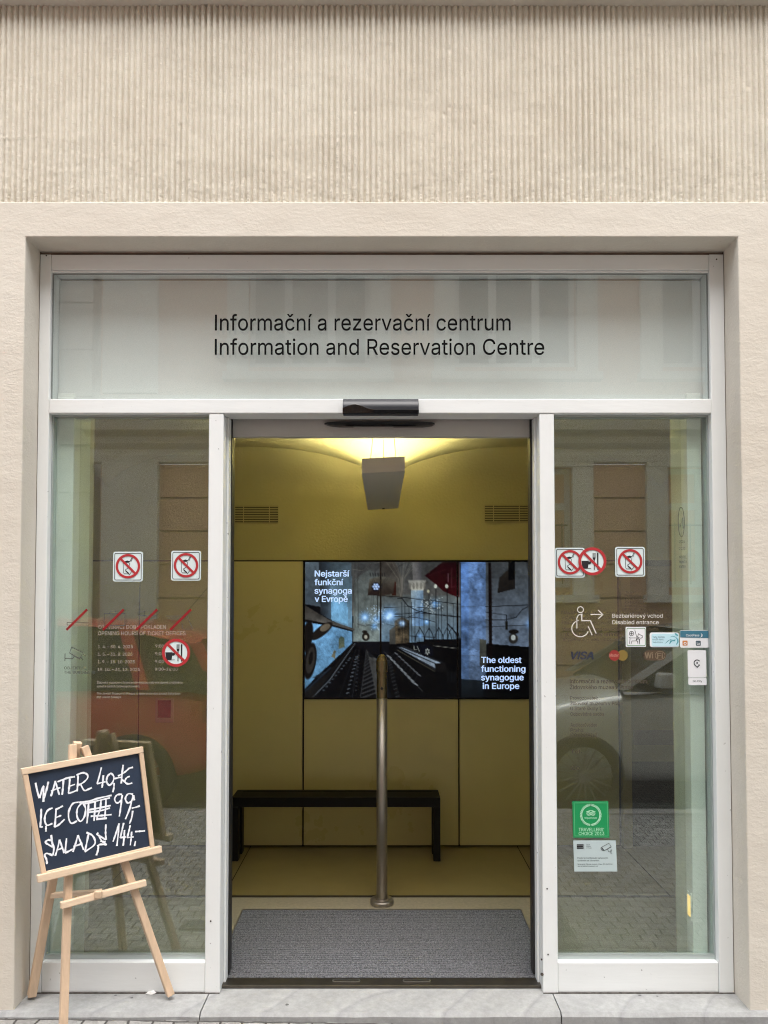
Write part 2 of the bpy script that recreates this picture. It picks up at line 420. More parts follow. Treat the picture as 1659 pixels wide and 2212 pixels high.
M_conc = mat('floor_terrazzo', (.25, .22, .155), .5, var=.15, vscale=60, bump=.05, bscale=150)
M_white = mat('white_lining', (.80, .83, .79), .6, var=.05, vscale=4)
M_steel = mat('brushed_steel', (.40, .365, .32), .45, metal=1.0, var=.08, vscale=30, stretch=(1, 1, .1))
M_bronze = mat('bronze', (.25, .20, .115), .40, metal=1.0, var=.08, vscale=20)
M_alu = mat('aluminium', (.55, .55, .54), .35, metal=1.0)
M_wood = mat('beech_wood', (.58, .425, .29), .55, var=.14, vscale=14, bump=.06, bscale=60, stretch=(3, 3, .35))
M_woodh = mat('beech_rail', (.64, .49, .345), .55, var=.14, vscale=14, bump=.06, bscale=60, stretch=(.35, 1, 4))
M_slate = mat('blackboard', (.010, .021, .044), .55, var=.25, vscale=9)
M_chalk = mat('chalk_marker', (.72, .74, .78), .8, var=.15, vscale=120)
M_stick = mat('sticker_white', (.64, .745, .755), .35)
M_paper = mat('sticker_paper', (.78, .80, .83), .4)
M_red = mat('sign_red', (.42, .028, .035), .4)
M_dkred = mat('slash_red', (.26, .008, .012), .4)
M_dark = mat('pictogram_black', (.012, .012, .016), .5)
M_grn = mat('award_green', (.006, .27, .085), .4)
M_pale = mat('pale_green', (.40, .72, .50), .5)
M_wlet = mat('white_lettering', (.66, .64, .58), .6)
M_olet = mat('hours_lettering', (.36, .33, .27), .6)
M_blet = mat('brown_lettering', (.095, .075, .048), .7)
M_glet = mat('grey_line', (.095, .105, .088), .6)

# ================================================================ STREET GROUND
def gz(x): return -.035-.014*max(-6, min(6, x))    # the pavement falls a little to the right
GL = gz(-1.12)
pm = MB()
xs = np.linspace(-30, 30, 61)
for i in range(60):
    a, b = xs[i], xs[i+1]
    za, zb = gz(a), gz(b)
    pm.add([(a, -2.6, za), (b, -2.6, zb), (b, -.02, zb), (a, -.02, za)], [(0, 1, 2, 3)])
tag(pm.build('pavement', setts('pavement_setts', 7.5, (.20, .195, .185), (.30, .295, .28), (.06, .055, .05))), 'granite sett pavement in front of the doorstep', 'pavement', kind='structure')
dm = MB(); dm.box(.78, .88, -.80, -.20, -.2, -.033); dm.box(.881, 1.40, -.28, -.20, -.2, -.034); dm.box(-.95, -.30, -.62, -.52, -.2, -.014)
tag(dm.build('pavement', setts('dark_setts', 7.5, (.07, .07, .075), (.11, .11, .115), (.03, .03, .03))), 'bands of dark setts laid in the pavement', 'pavement', kind='structure')
rm = MB(); rm.box(-60, 60, -60, -2.72, -1.2, -.135)
tag(rm.build('road', setts('road_setts', 6.5, (.10, .10, .10), (.16, .155, .15), (.03, .03, .03))), 'dark cobbled street', 'road', kind='structure')
km = MB(); km.box(-30, 30, -2.72, -2.6, -.6, -.045)
tag(km.build('kerb', mat('kerb_stone', (.30, .29, .28), .8, var=.2, vscale=20, bump=.2, bscale=80), bevel=.01), 'pale granite kerb edging the pavement', 'kerb', kind='structure')
gm = MB(); gm.box(-150, 150, -150, 150, -3, -1.25)
tag(gm.build('ground', mat('earth', (.12, .11, .10), .9)), 'ground under the street', 'ground', kind='structure')

# ================================================================ THE BUILDING
YW = -.12                        # face of the plain door surround
OX0, OX1 = WX(43, YW), WX(1606, YW)
OZ = WZ(511.5, YW)
RZ = WZ(436, YW)
bld = thing('building', (0, 0, 0), 'cream building front with vertically ribbed plaster above a plain door surround', 'building')
sm = MB().slab([(-9, -.5), (OX0, -.5), (OX0, OZ), (OX1, OZ), (OX1, -.5), (9, -.5), (9, RZ), (-9, RZ)], YW, .6)
sm.build('door_surround', M_pl, bld, bevel=.004)
# ribbed plaster: real ridges, hand-combed, so they wander a little
def ribbed():
    per = .0226; sub = 8; nx = int(4.4/per)*sub; nz = 180
    z0 = RZ-.004; z1 = WZ(-60, YW)+.12
    X = np.linspace(-2.2, 2.2, nx+1); Zs = z0+(z1-z0)*np.linspace(0, 1, nz+1)**1.15
    nr = int(4.4/per)+3
    jit = np.random.randn(nr)*.0006; jd = 1+np.random.randn(nr)*.10
    def smooth_noise(shape, kx, kz, seed):
        rs = np.random.RandomState(seed); a = rs.randn(max(2, shape[0]//kz)+2, max(2, shape[1]//kx)+2)
        zi = np.linspace(0, a.shape[0]-1.001, shape[0]); xi = np.linspace(0, a.shape[1]-1.001, shape[1])
        z_ = zi.astype(int); x_ = xi.astype(int); fz = (zi-z_)[:, None]; fx = (xi-x_)[None]
        return (a[z_][:, x_]*(1-fz)*(1-fx)+a[z_+1][:, x_]*fz*(1-fx)+a[z_][:, x_+1]*(1-fz)*fx+a[z_+1][:, x_+1]*fz*fx)
    sh = (nz+1, nx+1)
    ph = smooth_noise(sh, 40, 50, 3)*.0007
    u = (X[None]+2.2+ph)/per; k = np.clip(u.astype(int), 0, nr-1); fr = u-np.floor(u)+jit[k]/per
    ridge = np.clip((np.abs(np.sin(np.pi*fr))-.26)*1.75, 0, 1)**.8
    low = np.clip(1-(Zs-z0)/.30, 0, 1)[:, None]     # coarser at the foot
    y = .0170 - ridge*.0108*jd[k]*(1+.15*smooth_noise(sh, 60, 40, 5))
    y += smooth_noise(sh, 2, 1, 8)*(.0004+.0005*low)+smooth_noise(sh, 9, 5, 9)*(.0003+.0003*low)
    y += smooth_noise(sh, 260, 40, 11)*.0005
    seam = WZ(292, YW); wav = smooth_noise((1, nx+1), 90, 1, 21)[0]*.006
    gate = np.clip(smooth_noise((1, nx+1), 120, 1, 22)[0]*2, 0, 1)
    y -= np.exp(-((Zs[:, None]-seam-wav[None])/.0045)**2)*gate[None]*.0016
    rs = np.random.RandomState(4)
    for _ in range(60):                              # knocks and blobs
        cx = rs.uniform(-1.5, 1.5); cz = rs.uniform(z0+.02, z1-.2); r_ = rs.uniform(.002, .006); a_ = rs.choice([-1, 1])*rs.uniform(.002, .005)
        y += a_*np.exp(-(((X[None]-cx)/r_)**2+((Zs[:, None]-cz)/(r_*rs.uniform(.8, 2)))**2))
    y += YW
    v = np.stack([np.broadcast_to(X[None], sh), y, np.broadcast_to(Zs[:, None], sh)], -1).reshape(-1, 3)
    i = np.arange(nz)[:, None]*(nx+1)+np.arange(nx)[None]
    q = np.stack([i, i+1, i+nx+2, i+nx+1], -1).reshape(-1, 4)
    me = bpy.data.meshes.new('ribbed_plaster'); me.vertices.add(len(v)); me.vertices.foreach_set('co', v.astype('f').ravel())
    me.loops.add(q.size); me.loops.foreach_set('vertex_index', q.astype('i').ravel())
    me.polygons.add(len(q)); me.polygons.foreach_set('loop_start', np.arange(0, q.size, 4, dtype='i'))
    me.polygons.foreach_set('use_smooth', np.ones(len(q), bool)); me.update(calc_edges=True); me.validate()
    me.materials.append(M_rib)
    o = bpy.data.objects.new('ribbed_plaster', me); COL.objects.link(o); o.parent = bld
ribbed()
wz = WZ(-60, YW)
um = MB(); um.box(-9, 9, YW+.024, .6, RZ+.0, 9.5)
um.box(-9, -2.2, YW+.006, YW+.022, RZ, wz+.05); um.box(2.2, 9, YW+.006, YW+.022, RZ, wz+.05)
um.build('upper_wall', M_pl, bld)
CB = WZ(8, YW)
cm = MB(); cm.prism_x([(YW+.02, CB), (YW-.036, CB), (YW-.040, CB+.004), (YW-.040, CB+.05), (YW-.075, CB+.09), (YW-.09, CB+.14), (YW-.09, CB+.2), (YW+.02, CB+.22)], -9, 9)
cm.build('cornice', M_pl, bld)

# ---- doorstep
st = thing('doorstep', (0, -.1, 0), 'grey veined stone doorstep slabs across the foot of the shopfront', 'doorstep')
YS = G(830, 2190, 0).y
j1 = G(445, 2160, 0).x; j2 = G(1200, 2160, 0).x
for a, b in ((-1.75, j1-.002), (j1+.002, j2-.002), (j2+.002, 1.75)):
    s_ = MB()
    n = 14
    pts = [(a+(b-a)*k/n, YS+random.uniform(-.003, .003)) for k in range(n+1)]
    for k in range(n):
        (xa, ya), (xb, yb) = pts[k], pts[k+1]
        s_.add([(xa, ya, -.3), (xb, yb, -.3), (xb, yb, -.012), (xa, ya, -.012), (xa, ya+.012, 0), (xb, yb+.012, 0), (xb, .2, 0), (xa, .2, 0)],
               [(0, 1, 2, 3), (3, 2, 5, 4), (4, 5, 6, 7)])
    s_.add([(a, YS, -.3), (a, .2, -.3), (a, .2, 0), (a, YS+.012, 0)], [(0, 1, 2, 3)]); s_.add([(b, YS, -.3), (b, .2, -.3), (b, .2, 0), (b, YS+.012, 0)], [(3, 2, 1, 0)])
    s_.build('slab', M_marble, st)

# old spots and a scrap of paper on the step
for px, py, r_ in ((1250, 2124, .010), (1382, 2150, .006), (1268, 2121, .005), (285, 2155, .006), (250, 2150, .005), (1420, 2152, .004), (620, 2170, .007)):
    c = G(px, py, .001); m_ = MB(); n = 14
    m_.add([(c.x+r_*random.uniform(.75, 1.2)*math.cos(2*math.pi*k/n), c.y+r_*random.uniform(.75, 1.2)*math.sin(2*math.pi*k/n), .0012) for k in range(n)], [tuple(range(n))])
    m_.build('stain', mat('gum_grey', (.10, .10, .10), .8), st)
c = G(326, 2146, .004); m_ = MB()
m_.add([(c.x-.022, c.y, .002), (c.x+.006, c.y-.006, .002), (c.x+.020, c.y+.004, .004), (c.x+.008, c.y+.012, .010), (c.x-.012, c.y+.010, .007), (c.x-.004, c.y+.002, .012)], [(0, 1, 5), (1, 2, 5), (2, 3, 5), (3, 4, 5), (4, 0, 5), (4, 3, 2, 1, 0)])
tag(m_.build('paper_scrap', mat('scrap_white', (.7, .7, .68), .8)), 'tiny crumpled white scrap of paper on the step below the left window', 'paper scrap')

# ================================================================ SHOPFRONT
sf = thing('shopfront', (0, 0, 0), 'white painted shopfront frame with lettered frosted header and open glass doorway', 'shopfront')
def X0(px, py=1300): return W(px, py, 0).x
def Zf(py): return W(830, py, 0).z
zt = Zf(548); zr0 = Zf(583); zh1 = Zf(587); zh0 = Zf(862); zr = Zf(893); zk = Zf(2080)
xl0, xl1 = OX0+.002, W(104, 1000, 0).x
xr1, xr0 = OX1-.002, W(1538, 1000, 0).x
ml0, ml1 = W(447, 1500, 0).x, W(479, 1500, 0).x
mr0, mr1 = W(1169, 1500, 0).x, W(1201, 1500, 0).x
# stiles, mullions, rails
for a, b in ((xl0, xl1), (xr0, xr1)):
    MB().box(a, b, 0, .10, .0, zt-.002).build('stile', M_frame, sf, bevel=.003)
for a, b in ((ml0, ml1), (mr0, mr1)):
    MB().box(a, b, .0005, .105, .0, zr-.0005).build('mullion', M_frame, sf, bevel=.003)
MB().box(xl1+.0005, xr0-.0005, .001, .10, zr0, zt-.003).build('top_rail', M_frame_h, sf, bevel=.003)
MB().box(xl1+.0005, xr0-.0005, -.002, .10, zr, zh0).build('transom', M_frame_h, sf, bevel=.003)
MB().box(xl1+.0005, xr0-.0005, .006, .02, zh1, zr0-.0005).build('glazing_bead', M_frame_h, sf, bevel=.001)
for a, b in ((xl1+.0005, ml0-.0005), (mr1+.0005, xr0-.0005)):
    MB().box(a, b, .004, .09, .002, zk).build('kick_panel', M_frame_h, sf, bevel=.003)
# dark joint between frame and plaster
jm = MB(); jm.box(OX0-.001, OX0+.0025, .004, .09, 0, OZ); jm.box(OX1-.0025, OX1+.001, .004, .09, 0, OZ); jm.box(OX0, OX1, .004, .09, zt-.0025, zt+.004)
jm.build('sealant_joint', mat('joint_brown', (.10, .07, .05), .9, var=.3, vscale=20), sf)
MB().box(OX0-.01, OX1+.01, .012, .3, zt+.003, OZ+.15).build('frame_head', M_pl, sf)
# header
MB().box(xl1+.001, xr0-.001, .022, .030, zh0+.0005, zh1-.0005).build('header_glass', M_headglass, sf)
MB().box(xl1+.001, xr0-.001, .082, .096, zh0+.0005, zh1-.0005).build('header_panel', M_frost, sf)
gs = MB()                                      # thin grey gasket round the header glass
for (a, b, c, d) in ((xl1+.0006, xl1+.004, zh0, zh1), (xr0-.004, xr0-.0006, zh0, zh1), (xl1+.004, xr0-.004, zh0+.0002, zh0+.003), (xl1+.004, xr0-.004, zh1-.003, zh1-.0002)):
    gs.box(a, b, .0155, .0215, c, d)
gs.build('header_gasket', mat('grey_gasket', (.20, .22, .21), .6), sf)
hd = Sheet(819, 720, .008)
for line_, base_, width_ in (('Informační a rezervační centrum', 714, 645), ('Information and Reservation Centre', 766.5, 716)):
    tot = sum(glyph(c)[2] for c in line_.replace('I', '\u0399')); k_ = width_/tot; x_ = 461
    for wd_ in line_.split(' '):
        vv_ = letters(wd_)[0]; lt = MB(); hd.text(lt, wd_, x_+min(a for a, b in vv_)*k_, base_, (max(a for a, b in vv_)-min(a for a, b in vv_))*k_, 33.5, 0, .005)
        lt.build('lettering_word', M_ink, sf); x_ += sum(glyph(c)[2] for c in (wd_+' ').replace('I', '\u0399'))*k_
# side panes, with their green edge beads
YG = .045
for a, b in ((xl1+.001, ml0-.001), (mr1+.001, xr0-.001)):
    p = MB().box(a, b, YG, YG+.008, zk+.001, zr-.001).build('side_pane', M_glass, sf)
    bd = MB(); bd.box(a, b, YG-.016, YG-.001, zk+.0005, zk+.018)
    bd.box(a, a+.006, YG-.016, YG-.001, zk+.019, zr-.001); bd.box(b-.006, b, YG-.016, YG-.001, zk+.019, zr-.001); bd.box(a+.007, b-.007, YG-.016, YG-.001, zr-.007, zr-.0005)
    bd.build('pane_bead', mat('aluminium_bead', (.42, .47, .46), .35, metal=.6), p)
# door opening: operator header, black seals, threshold
YD = .15
zo = W(830, 947, YD).z
hp = MB().box(ml1-.02, mr0+.02, YD-.03, YD+.0, zo, zr+.12).build('operator_cover', mat('grey_cover', (.46, .46, .44), .35, var=.03, vscale=3), sf)
sl = MB(); c0 = W(820, 918, YD-.03); hw = .43*.5*(940-701)/239*1.0
hw = (W(939, 918, YD-.03).x-W(701, 918, YD-.03).x)/2
h1 = .011
pts = [(-hw, .001), (-hw+.012, .006), (-hw+.05, h1-.002), (-hw+.08, h1-.001), (hw-.08, h1-.001), (hw-.05, h1-.002), (hw-.012, .006), (hw, .001), (hw-.012, -.006), (hw-.05, -h1), (.06, -h1), (.05, -h1+.002), (-.1, -h1+.002), (-.11, -h1), (-hw+.06, -h1), (-hw+.02, -.006)]
sl.slab([(c0.x+x, c0.z+z) for x, z in pts], YD-.052, YD-.0305)
sl.build('inner_sensor', M_bplas2, hp)
for a, b in ((WX(493.5, .11), WX(499.5, .11)), (WX(1147, .11), WX(1153, .11))):
    MB().box(a, b, .11, .165, .02, zo+.2).build('door_seal', M_black, sf)
for a, b in ((ml1+.0005, ml1+.009), (mr0-.009, mr0-.0005)):
    MB().box(a, b, .062, .1095, .01, zr-.002).build('door_jamb', M_frame, sf, bevel=.002)
th = MB().box(ml1-.03, mr0+.03, .035, .100, .0005, .012).build('threshold', mat('threshold_metal', (.11, .10, .085), .38, metal=.9, var=.2, vscale=12), sf, bevel=.003)
for px in (748, 900):
    c = G(px, 2118.5, .0125); t_ = MB(); n = 20; rw, rd = .055, .0095
    out = [(c.x+(rw-rd if math.cos(2*math.pi*k/n) > 0 else -(rw-rd))+rd*math.cos(2*math.pi*k/n), c.y+rd*math.sin(2*math.pi*k/n)) for k in range(n)]
    inn = [(c.x+(q[0]-c.x)*.92, c.y+(q[1]-c.y)*.55) for q in out]
    t_.add([(x, y, .0150) for x, y in out]+[(x, y, .0150) for x, y in inn]+[(x, y, .0121) for x, y in out], [(k, (k+1) % n, n+(k+1) % n, n+k) for k in range(n)]+[((k+1) % n, k, 2*n+k, 2*n+(k+1) % n) for k in range(n)])
    t_.build('floor_guide', M_alu, th)
# the two sliding leaves, pushed open behind the side panes
for a, b, e in ((WX(155, .075)+.004, WX(493, .14)-.002, 1), (WX(1153, .14)+.002, WX(1488, .075)-.004, 0)):
    lf = MB().box(a, b, .128, .138, .03, zo+.1).build('sliding_leaf', M_leafglass, sf)
    MB().box(a, b, .122, .144, .018, .0295).build('leaf_shoe', mat('dark_rail', (.16, .19, .17), .4, metal=.6), lf)

for px, py, r_ in ((1170, 2073, .0035), (1171, 2105, .006), (1184, 2062, .003), (100, 552, .003), (1548, 560, .003), (455, 1990, .0035), (1182, 1920, .003)):
    c = W(px, py, -.001); MB().tube([(c.x, .002, c.z), (c.x, -.0012, c.z)], r_, 10).build('screw', mat('screw_dark', (.08, .07, .065), .6, metal=.4), sf)
for a, b in ((xl0, ml1), (mr0, xr1)): MB().box(a, b, -.004, -.0003, .0005, .004).build('foot_joint', mat('joint_grime', (.12, .11, .10), .95, var=.6, vscale=60), sf)

# motion sensor over the door
sn = thing('door_sensor', (W(822, 878, -.003).x, -.003, Zf(893)), 'black motion sensor box mounted on the white transom above the doorway', 'motion sensor')
xa, xb = W(741, 878, -.03).x, W(904, 878, -.03).x; za, zb = W(822, 895, -.03).z, W(822, 861.5, -.03).z
prof = []
for k in range(9):
    t = k/8; prof.append((-.003-.045*math.sin(R(20+75*t))*1.0, za+(zb-za)*(.12+.88*(1-t)) if False else za+(zb-za)*t))
prof = [(-.003, za), (-.040, za), (-.050, za+.006), (-.053, za+.016), (-.052, za+.030), (-.046, za+.044), (-.034, zb-.003), (-.026, zb), (-.003, zb)]
pr2 = [prof[0]]
for k in range(1, 7):
    p0, p1, p2, p3 = [Vector(prof[q]) for q in (max(1, k-1), k, k+1, min(7, k+2))]
    for t in (0, .25, .5, .75): pr2.append(tuple(.5*((2*p1)+(p2-p0)*t+(2*p0-5*p1+4*p2-p3)*t*t+(3*p1-p0-3*p2+p3)*t**3)))
pr2 += [prof[7], prof[8]]
MB().prism_x(pr2, xa, xb).build('housing', M_bplas, sn, bevel=.0015)
wv = MB(); top = []
for k in range(25):
    t = k/24; zz = za+.013+.022*math.exp(-((t-.16)/.15)**2)+(.0 if t < .5 else 0)
    top.append((xa-.0005+(xb-xa+.001)*t, zz))
vs = []; fs = []
for k, (x, z) in enumerate(top):
    vs += [(x, -.0520, za-.0008), (x, -.0560, z-.002), (x, -.0535, z), (x, -.040, z), (x, -.040, za-.0008)]
for k in range(24):
    for i in range(4): fs.append((k*5+i, k*5+5+i, k*5+6+i, k*5+1+i))
fs += [(0, 1, 2, 3, 4), tuple(120+i for i in (4, 3, 2, 1, 0))]
wv.add(vs, fs); wv.build('lens_window', M_bplas2, sn)

# ================================================================ ROOM BEHIND THE DOOR
YB = G(830, 1829, 0).y           # back wall
SW = 2.3
def XB(px): return WX(px, YB)
def ZB_(py): return W(830, py, YB).z
room = thing('room_shell', (0, 0, 0), 'yellow vaulted plaster ceiling and upper walls of the entrance room', 'ceiling')
zs = ZB_(1063); rise = ZB_(965)-zs
def vault():
    mb = MB(); nx, ny = 150, 60; sh = (ny+1, nx+1)
    xs_ = np.linspace(-SW, SW, nx+1); ys_ = np.linspace(YB+.001, .26, ny+1)
    def smax(a, b, k=.025): return .5*(a+b+math.sqrt((a-b)**2+k*k))
    idx = {}
    for j, y in enumerate(ys_):
        for i, x in enumerate(xs_):
            ax = abs((abs(x) % 1.72)-.86)/.86; zw = zs+rise*math.sqrt(max(0, 1-min(1, ax)**2))
            d = max(0, YB-y); zy = zs+.62*min(d, .5)**.9+.30*(1-math.exp(-max(0, d-.5)*1.6))
            mb.v.append((x, y, smax(zw, zy)))
    for j in range(ny):
        for i in range(nx):
            a = j*(nx+1)+i; mb.f.append((a, a+1, a+nx+2, a+nx+1))
    return mb
vm_ = vault()
ob = vm_.build('vault', M_vault, room, smooth=True)
fm = MB(); fm.box(-SW-.2, SW+.2, YB-.001+.0, YB+.15, ZB_(1211)+.004, zs+1.2)
fm.build('lunette_wall', M_vault, room)
sw_ = MB(); sw_.box(-SW-.2, -SW, .30, YB, -.02, 3.6); sw_.box(SW, SW+.2, .30, YB, -.02, 3.6)
sw_.box(-SW-.2, -1.36, .255, .30, -.02, 3.6); sw_.box(1.36, SW+.2, .255, .30, -.02, 3.6)
sw_.build('side_wall', M_vault, room)
MB().box(-SW-.2, SW+.2, .02, YB+.3, 3.35, 3.45).build('ceiling_slab', M_vault, room)
MB().box(-SW, SW, .20, .26, zo+.16, 3.4).build('front_wall', M_vault, room)

# wall lining beside the side windows
for sgn, pa, pb in ((-1, 118, 155), (1, 1488, 1519)):
    a, b = sorted((WX(pa, .075), WX(pb, .075)))
    zt_ = zr+.1
    ln = MB(); ln.box(a, b, .075, .25, .0, zt_)
    o = ln.build('wall_lining', M_white, bevel=.002)
    tag(o, 'pale greenish white upright lining behind the %s side window' % ('left' if sgn < 0 else 'right'), 'wall lining', 'wall linings beside the side windows')
    MB().tube([((a+b)/2+.01, .0745, .10), ((a+b)/2+.01, .068, .10)], .006, 10).build('bolt', M_black, o)
nk = MB(); nk.box(OX0-.2, OX0+.004, .101, .254, -.01, 3.3); nk.box(OX1-.004, OX1+.2, .101, .254, -.01, 3.3)
nk.build('inner_reveal', mat('grey_reveal', (.30, .31, .30), .7), room)

# back wall panelling
pw = thing('wall_panelling', (0, YB, 0), 'olive yellow gloss wall panels with thin black joints on the back wall', 'wall panelling')
MB().box(-SW, SW, YB+.012, YB+.05, .0, ZB_(1211)+.003).build('joint_backing', M_gap, pw)
zc = ZB_(1213); zb_ = ZB_(1825); z15 = ZB_(1510.5); gp = .0045
def panel(pa, pb, z0, z1): MB().box((XB(pa) if pa > -900 else -SW)+gp, (XB(pb) if pb < 9000 else SW)-gp, YB-.01, YB+.011, z0, z1).build('panel', M_olive, pw, bevel=.0015)
panel(-999, 302, zb_, zc); panel(302, 656, zb_, zc)
panel(656.5, 990, zb_, z15); panel(990, 1153, zb_, z15); panel(1153, 1334, zb_, zc)
MB().box(-SW, XB(1334), YB-.004, YB+.0115, .004, zb_-.004).build('plinth', M_gap, pw)
# darker built-in counter to the right of the panelling
ct = thing('counter', (XB(1400), YB, 0), 'dark olive counter front with a brown slot beyond the right side window', 'counter')
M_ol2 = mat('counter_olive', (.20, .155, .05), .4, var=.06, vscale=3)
yc = YB+.02
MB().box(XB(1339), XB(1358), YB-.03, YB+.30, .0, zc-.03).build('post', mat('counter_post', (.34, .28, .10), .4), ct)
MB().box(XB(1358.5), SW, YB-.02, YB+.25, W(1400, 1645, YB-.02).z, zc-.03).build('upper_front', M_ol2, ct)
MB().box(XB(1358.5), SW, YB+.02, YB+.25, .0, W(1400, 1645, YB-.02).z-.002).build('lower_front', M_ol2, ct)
sl_ = W(1368, 1577, YB-.021), W(1462, 1609, YB-.021)
MB().slab([(sl_[0].x, sl_[0].z), (sl_[1].x-.03, sl_[0].z), (sl_[1].x, sl_[0].z-.01), (sl_[1].x, sl_[1].z-.01), (sl_[1].x-.03, sl_[1].z), (sl_[0].x, sl_[1].z)], YB-.026, YB-.0205).build('slot', mat('slot_brown', (.06, .022, .018), .5), ct)

# small framed notice low on the left panel
nx_, nz_ = W(356, 1534, YB-.011).x, W(356, 1534, YB-.011).z
nt_ = thing('wall_notice', (nx_, YB-.01, nz_), 'small pale framed dark red notice on the panel behind the left side window', 'notice')
MB().box(nx_-.055, nx_+.055, YB-.022, YB-.0105, nz_-.075, nz_+.075).build('frame', mat('notice_frame', (.5, .42, .3), .5), nt_, bevel=.003)
MB().box(nx_-.040, nx_+.040, YB-.025, YB-.0225, nz_-.045, nz_+.062).build('picture', mat('notice_red', (.10, .015, .012), .4, var=.5, vscale=18), nt_)

# vents
def vent(pa, pb, p0, p1, label):
    x0, x1 = XB(pa), XB(pb); z1, z0 = ZB_(p0), ZB_(p1)
    v = thing('air_vent', ((x0+x1)/2, YB-.004, (z0+z1)/2), label, 'air vent', 'air vents high on the yellow wall')
    MB().box(x0, x1, YB-.004, YB-.0015, z0, z1).build('backing', M_gap, v)
    n = 10
    for k in range(n):
        z = z0+(z1-z0)*(k+.5)/n
        MB().box(x0, x1, YB-.0075, YB-.0045, z-.0028, z+.0028).build('slat', M_vault, v)
    for t in (.2, .8):
        x = x0+(x1-x0)*t; MB().box(x-.0025, x+.0025, YB-.0095, YB-.008, z0, z1).build('mullion', M_vault, v)
vent(507, 600, 1093, 1130, 'black slatted air vent high on the yellow wall to the left of the hanging lamp')
vent(1048, 1141, 1091, 1128, 'black slatted air vent high on the yellow wall to the right of the hanging lamp')

# ---- floor
yj = G(830, 1937, 0).y; ym = G(830, 1970, 0).y
tf = MB(); t0 = G(497, 1915, 0); t1 = G(533, 1840, 0)
xj = [-SW, -1.46, G(500, 1905, 0).x, G(1140, 1870, 0).x, 1.46, SW]
for a, b in zip(xj[:-1], xj[1:]): tf.box(a+.003, b-.003, yj+.004, YB+.35, -.05, .002)
fl_ = tag(tf.build('interior_floor', M_floor), 'polished olive brown floor tiles inside the entrance', 'floor', kind='structure')
MB().box(-SW, SW, yj+.004, YB+.35, -.06, .0005).build('tile_joint', M_gap, fl_)
cf = MB(); cf.box(-SW, SW, .1005, yj-.012, -.05, .001); cf.box(-1.6, 1.6, .02, .1, -.05, -.0005)
tag(cf.build('entrance_floor', M_conc), 'speckled beige stone floor strip around the doormat', 'floor', kind='structure')
tag(MB().box(-SW, SW, yj-.012, yj+.004, -.03, .006).build('floor_strip', mat('strip_dark', (.02, .015, .008), .5)), 'thin dark metal strip across the floor beyond the doormat', 'floor strip')
# doormat with carpet ribs
mx0, mx1 = G(520, 1972, .01).x, G(1128, 1968, .01).x
mt = thing('doormat', ((mx0+mx1)/2, .6, .001), 'grey ribbed entrance mat filling the doorway', 'doormat')
mm = MB(); ny = int((ym-.104)/.0185)
for k in range(ny):
    y = .104+k*.0185; j = random.uniform(-.0010, .0010)
    mm.prism_x([(y, .0012), (y+.0035, .0016), (y+.0055, .0105+j), (y+.0085, .0125+j), (y+.0145, .0125+j), (y+.0170, .0105+j), (y+.0185, .0012)], mx0+.006, mx1-.006)
mc = mat('mat_carpet', (.165, .170, .182), .95, var=.7, vscale=170, bump=1.0, bscale=420, detail=3)
mm.build('carpet', mc, mt)
fr_ = MB(); fr_.box(mx0, mx0+.005, .102, ym+.006, .0012, .012); fr_.box(mx1-.005, mx1, .102, ym+.006, .0012, .012); fr_.box(mx0+.0055, mx1-.0055, ym, ym+.006, .0012, .012)
fr_.build('edge_trim', mat('trim_metal', (.30, .28, .24), .4, metal=.8), mt)

# ---- lit recess low on the right reveal
lx = WX(1488, .075)
rl = thing('recessed_light', (lx, .16, .55), 'small square lit step light low in the right wall lining', 'wall light')
zl0, zl1 = W(1488, 1965, .16).z, W(1488, 1922, .16).z
MB().box(lx-.004, lx-.0005, .080, .122, zl0-.012, zl1+.012).build('plate', M_white, rl)
MB().box(lx-.0060, lx-.0042, .088, .114, zl0, zl1).build('diffuser', mat('lit_yellow', (1.0, .66, .22), .4, emit=.35), rl)

# ---- hanging uplighter
D1, D2 = .30, 1.62
zL = W(829, 1020, D1).z
a0 = W(781.5, 1018, D1).x; a1 = W(874.5, 1014, D1).x
c_ = W(829, 1094, D2).z
lamp = thing('pendant_lamp', ((a0+a1)/2, (D1+D2)/2, zL), 'long white box uplighter hanging on wires under the yellow vault', 'hanging lamp')
tilt = .010
b0, b1 = W(794.5, 1096, D2).x, W(860, 1093, D2).x
hh = .064
def lampbox(e, z0_, z1_, ya, yb, xa=0, xb=1):
    def c(x, y, z):
        t = (y-D1)/(D2-D1); l_, r_ = a0+(b0-a0)*t, a1+(b1-a1)*t
        return (l_+(r_-l_)*x, y, zL+z+tilt*(x-.5))
    e.quadbox([c(x, y, z) for z in (z0_, z1_) for y in (ya, yb) for x in (xa, xb)])
hb = MB(); lampbox(hb, 0, .014, D1, D2)
lampbox(hb, .014, hh, D1, D1+.012); lampbox(hb, .014, hh+.0, D2-.012, D2); 
for k in range(16): lampbox(hb, .0232, hh-.001, D1+.02+k*.083, D1+.024+k*.083, .061, .939)  # unseen baffles added across the trough to keep lamp spill off the wall
lampbox(hb, .014, hh, D1+.012, D2-.012, 0, .06); lampbox(hb, .014, hh, D1+.012, D2-.012, .94, 1)
hb.build('housing', mat('lamp_white', (.50, .47, .40), .5), lamp)
xm = (a0+a1)/2
for p, q in (((xm-.055, D1+.02, zL+hh), (xm-.008, .62, zL+.62)), ((xm, D1+.12, zL+hh), (xm, .62, zL+.66)), ((xm+.055, D1+.02, zL+hh), (xm+.015, .62, zL+.62))):
    MB().tube([p, q], .0013, 6).build('wire', M_bronze, lamp)
tb = MB().box(xm-.03, xm+.03, D1+.40, D2-.16, zL+.016, zL+.022); tb.build('lit_tube', mat('lamp_tube', (1.0, .95, .64), .5, emit=72.0), lamp)
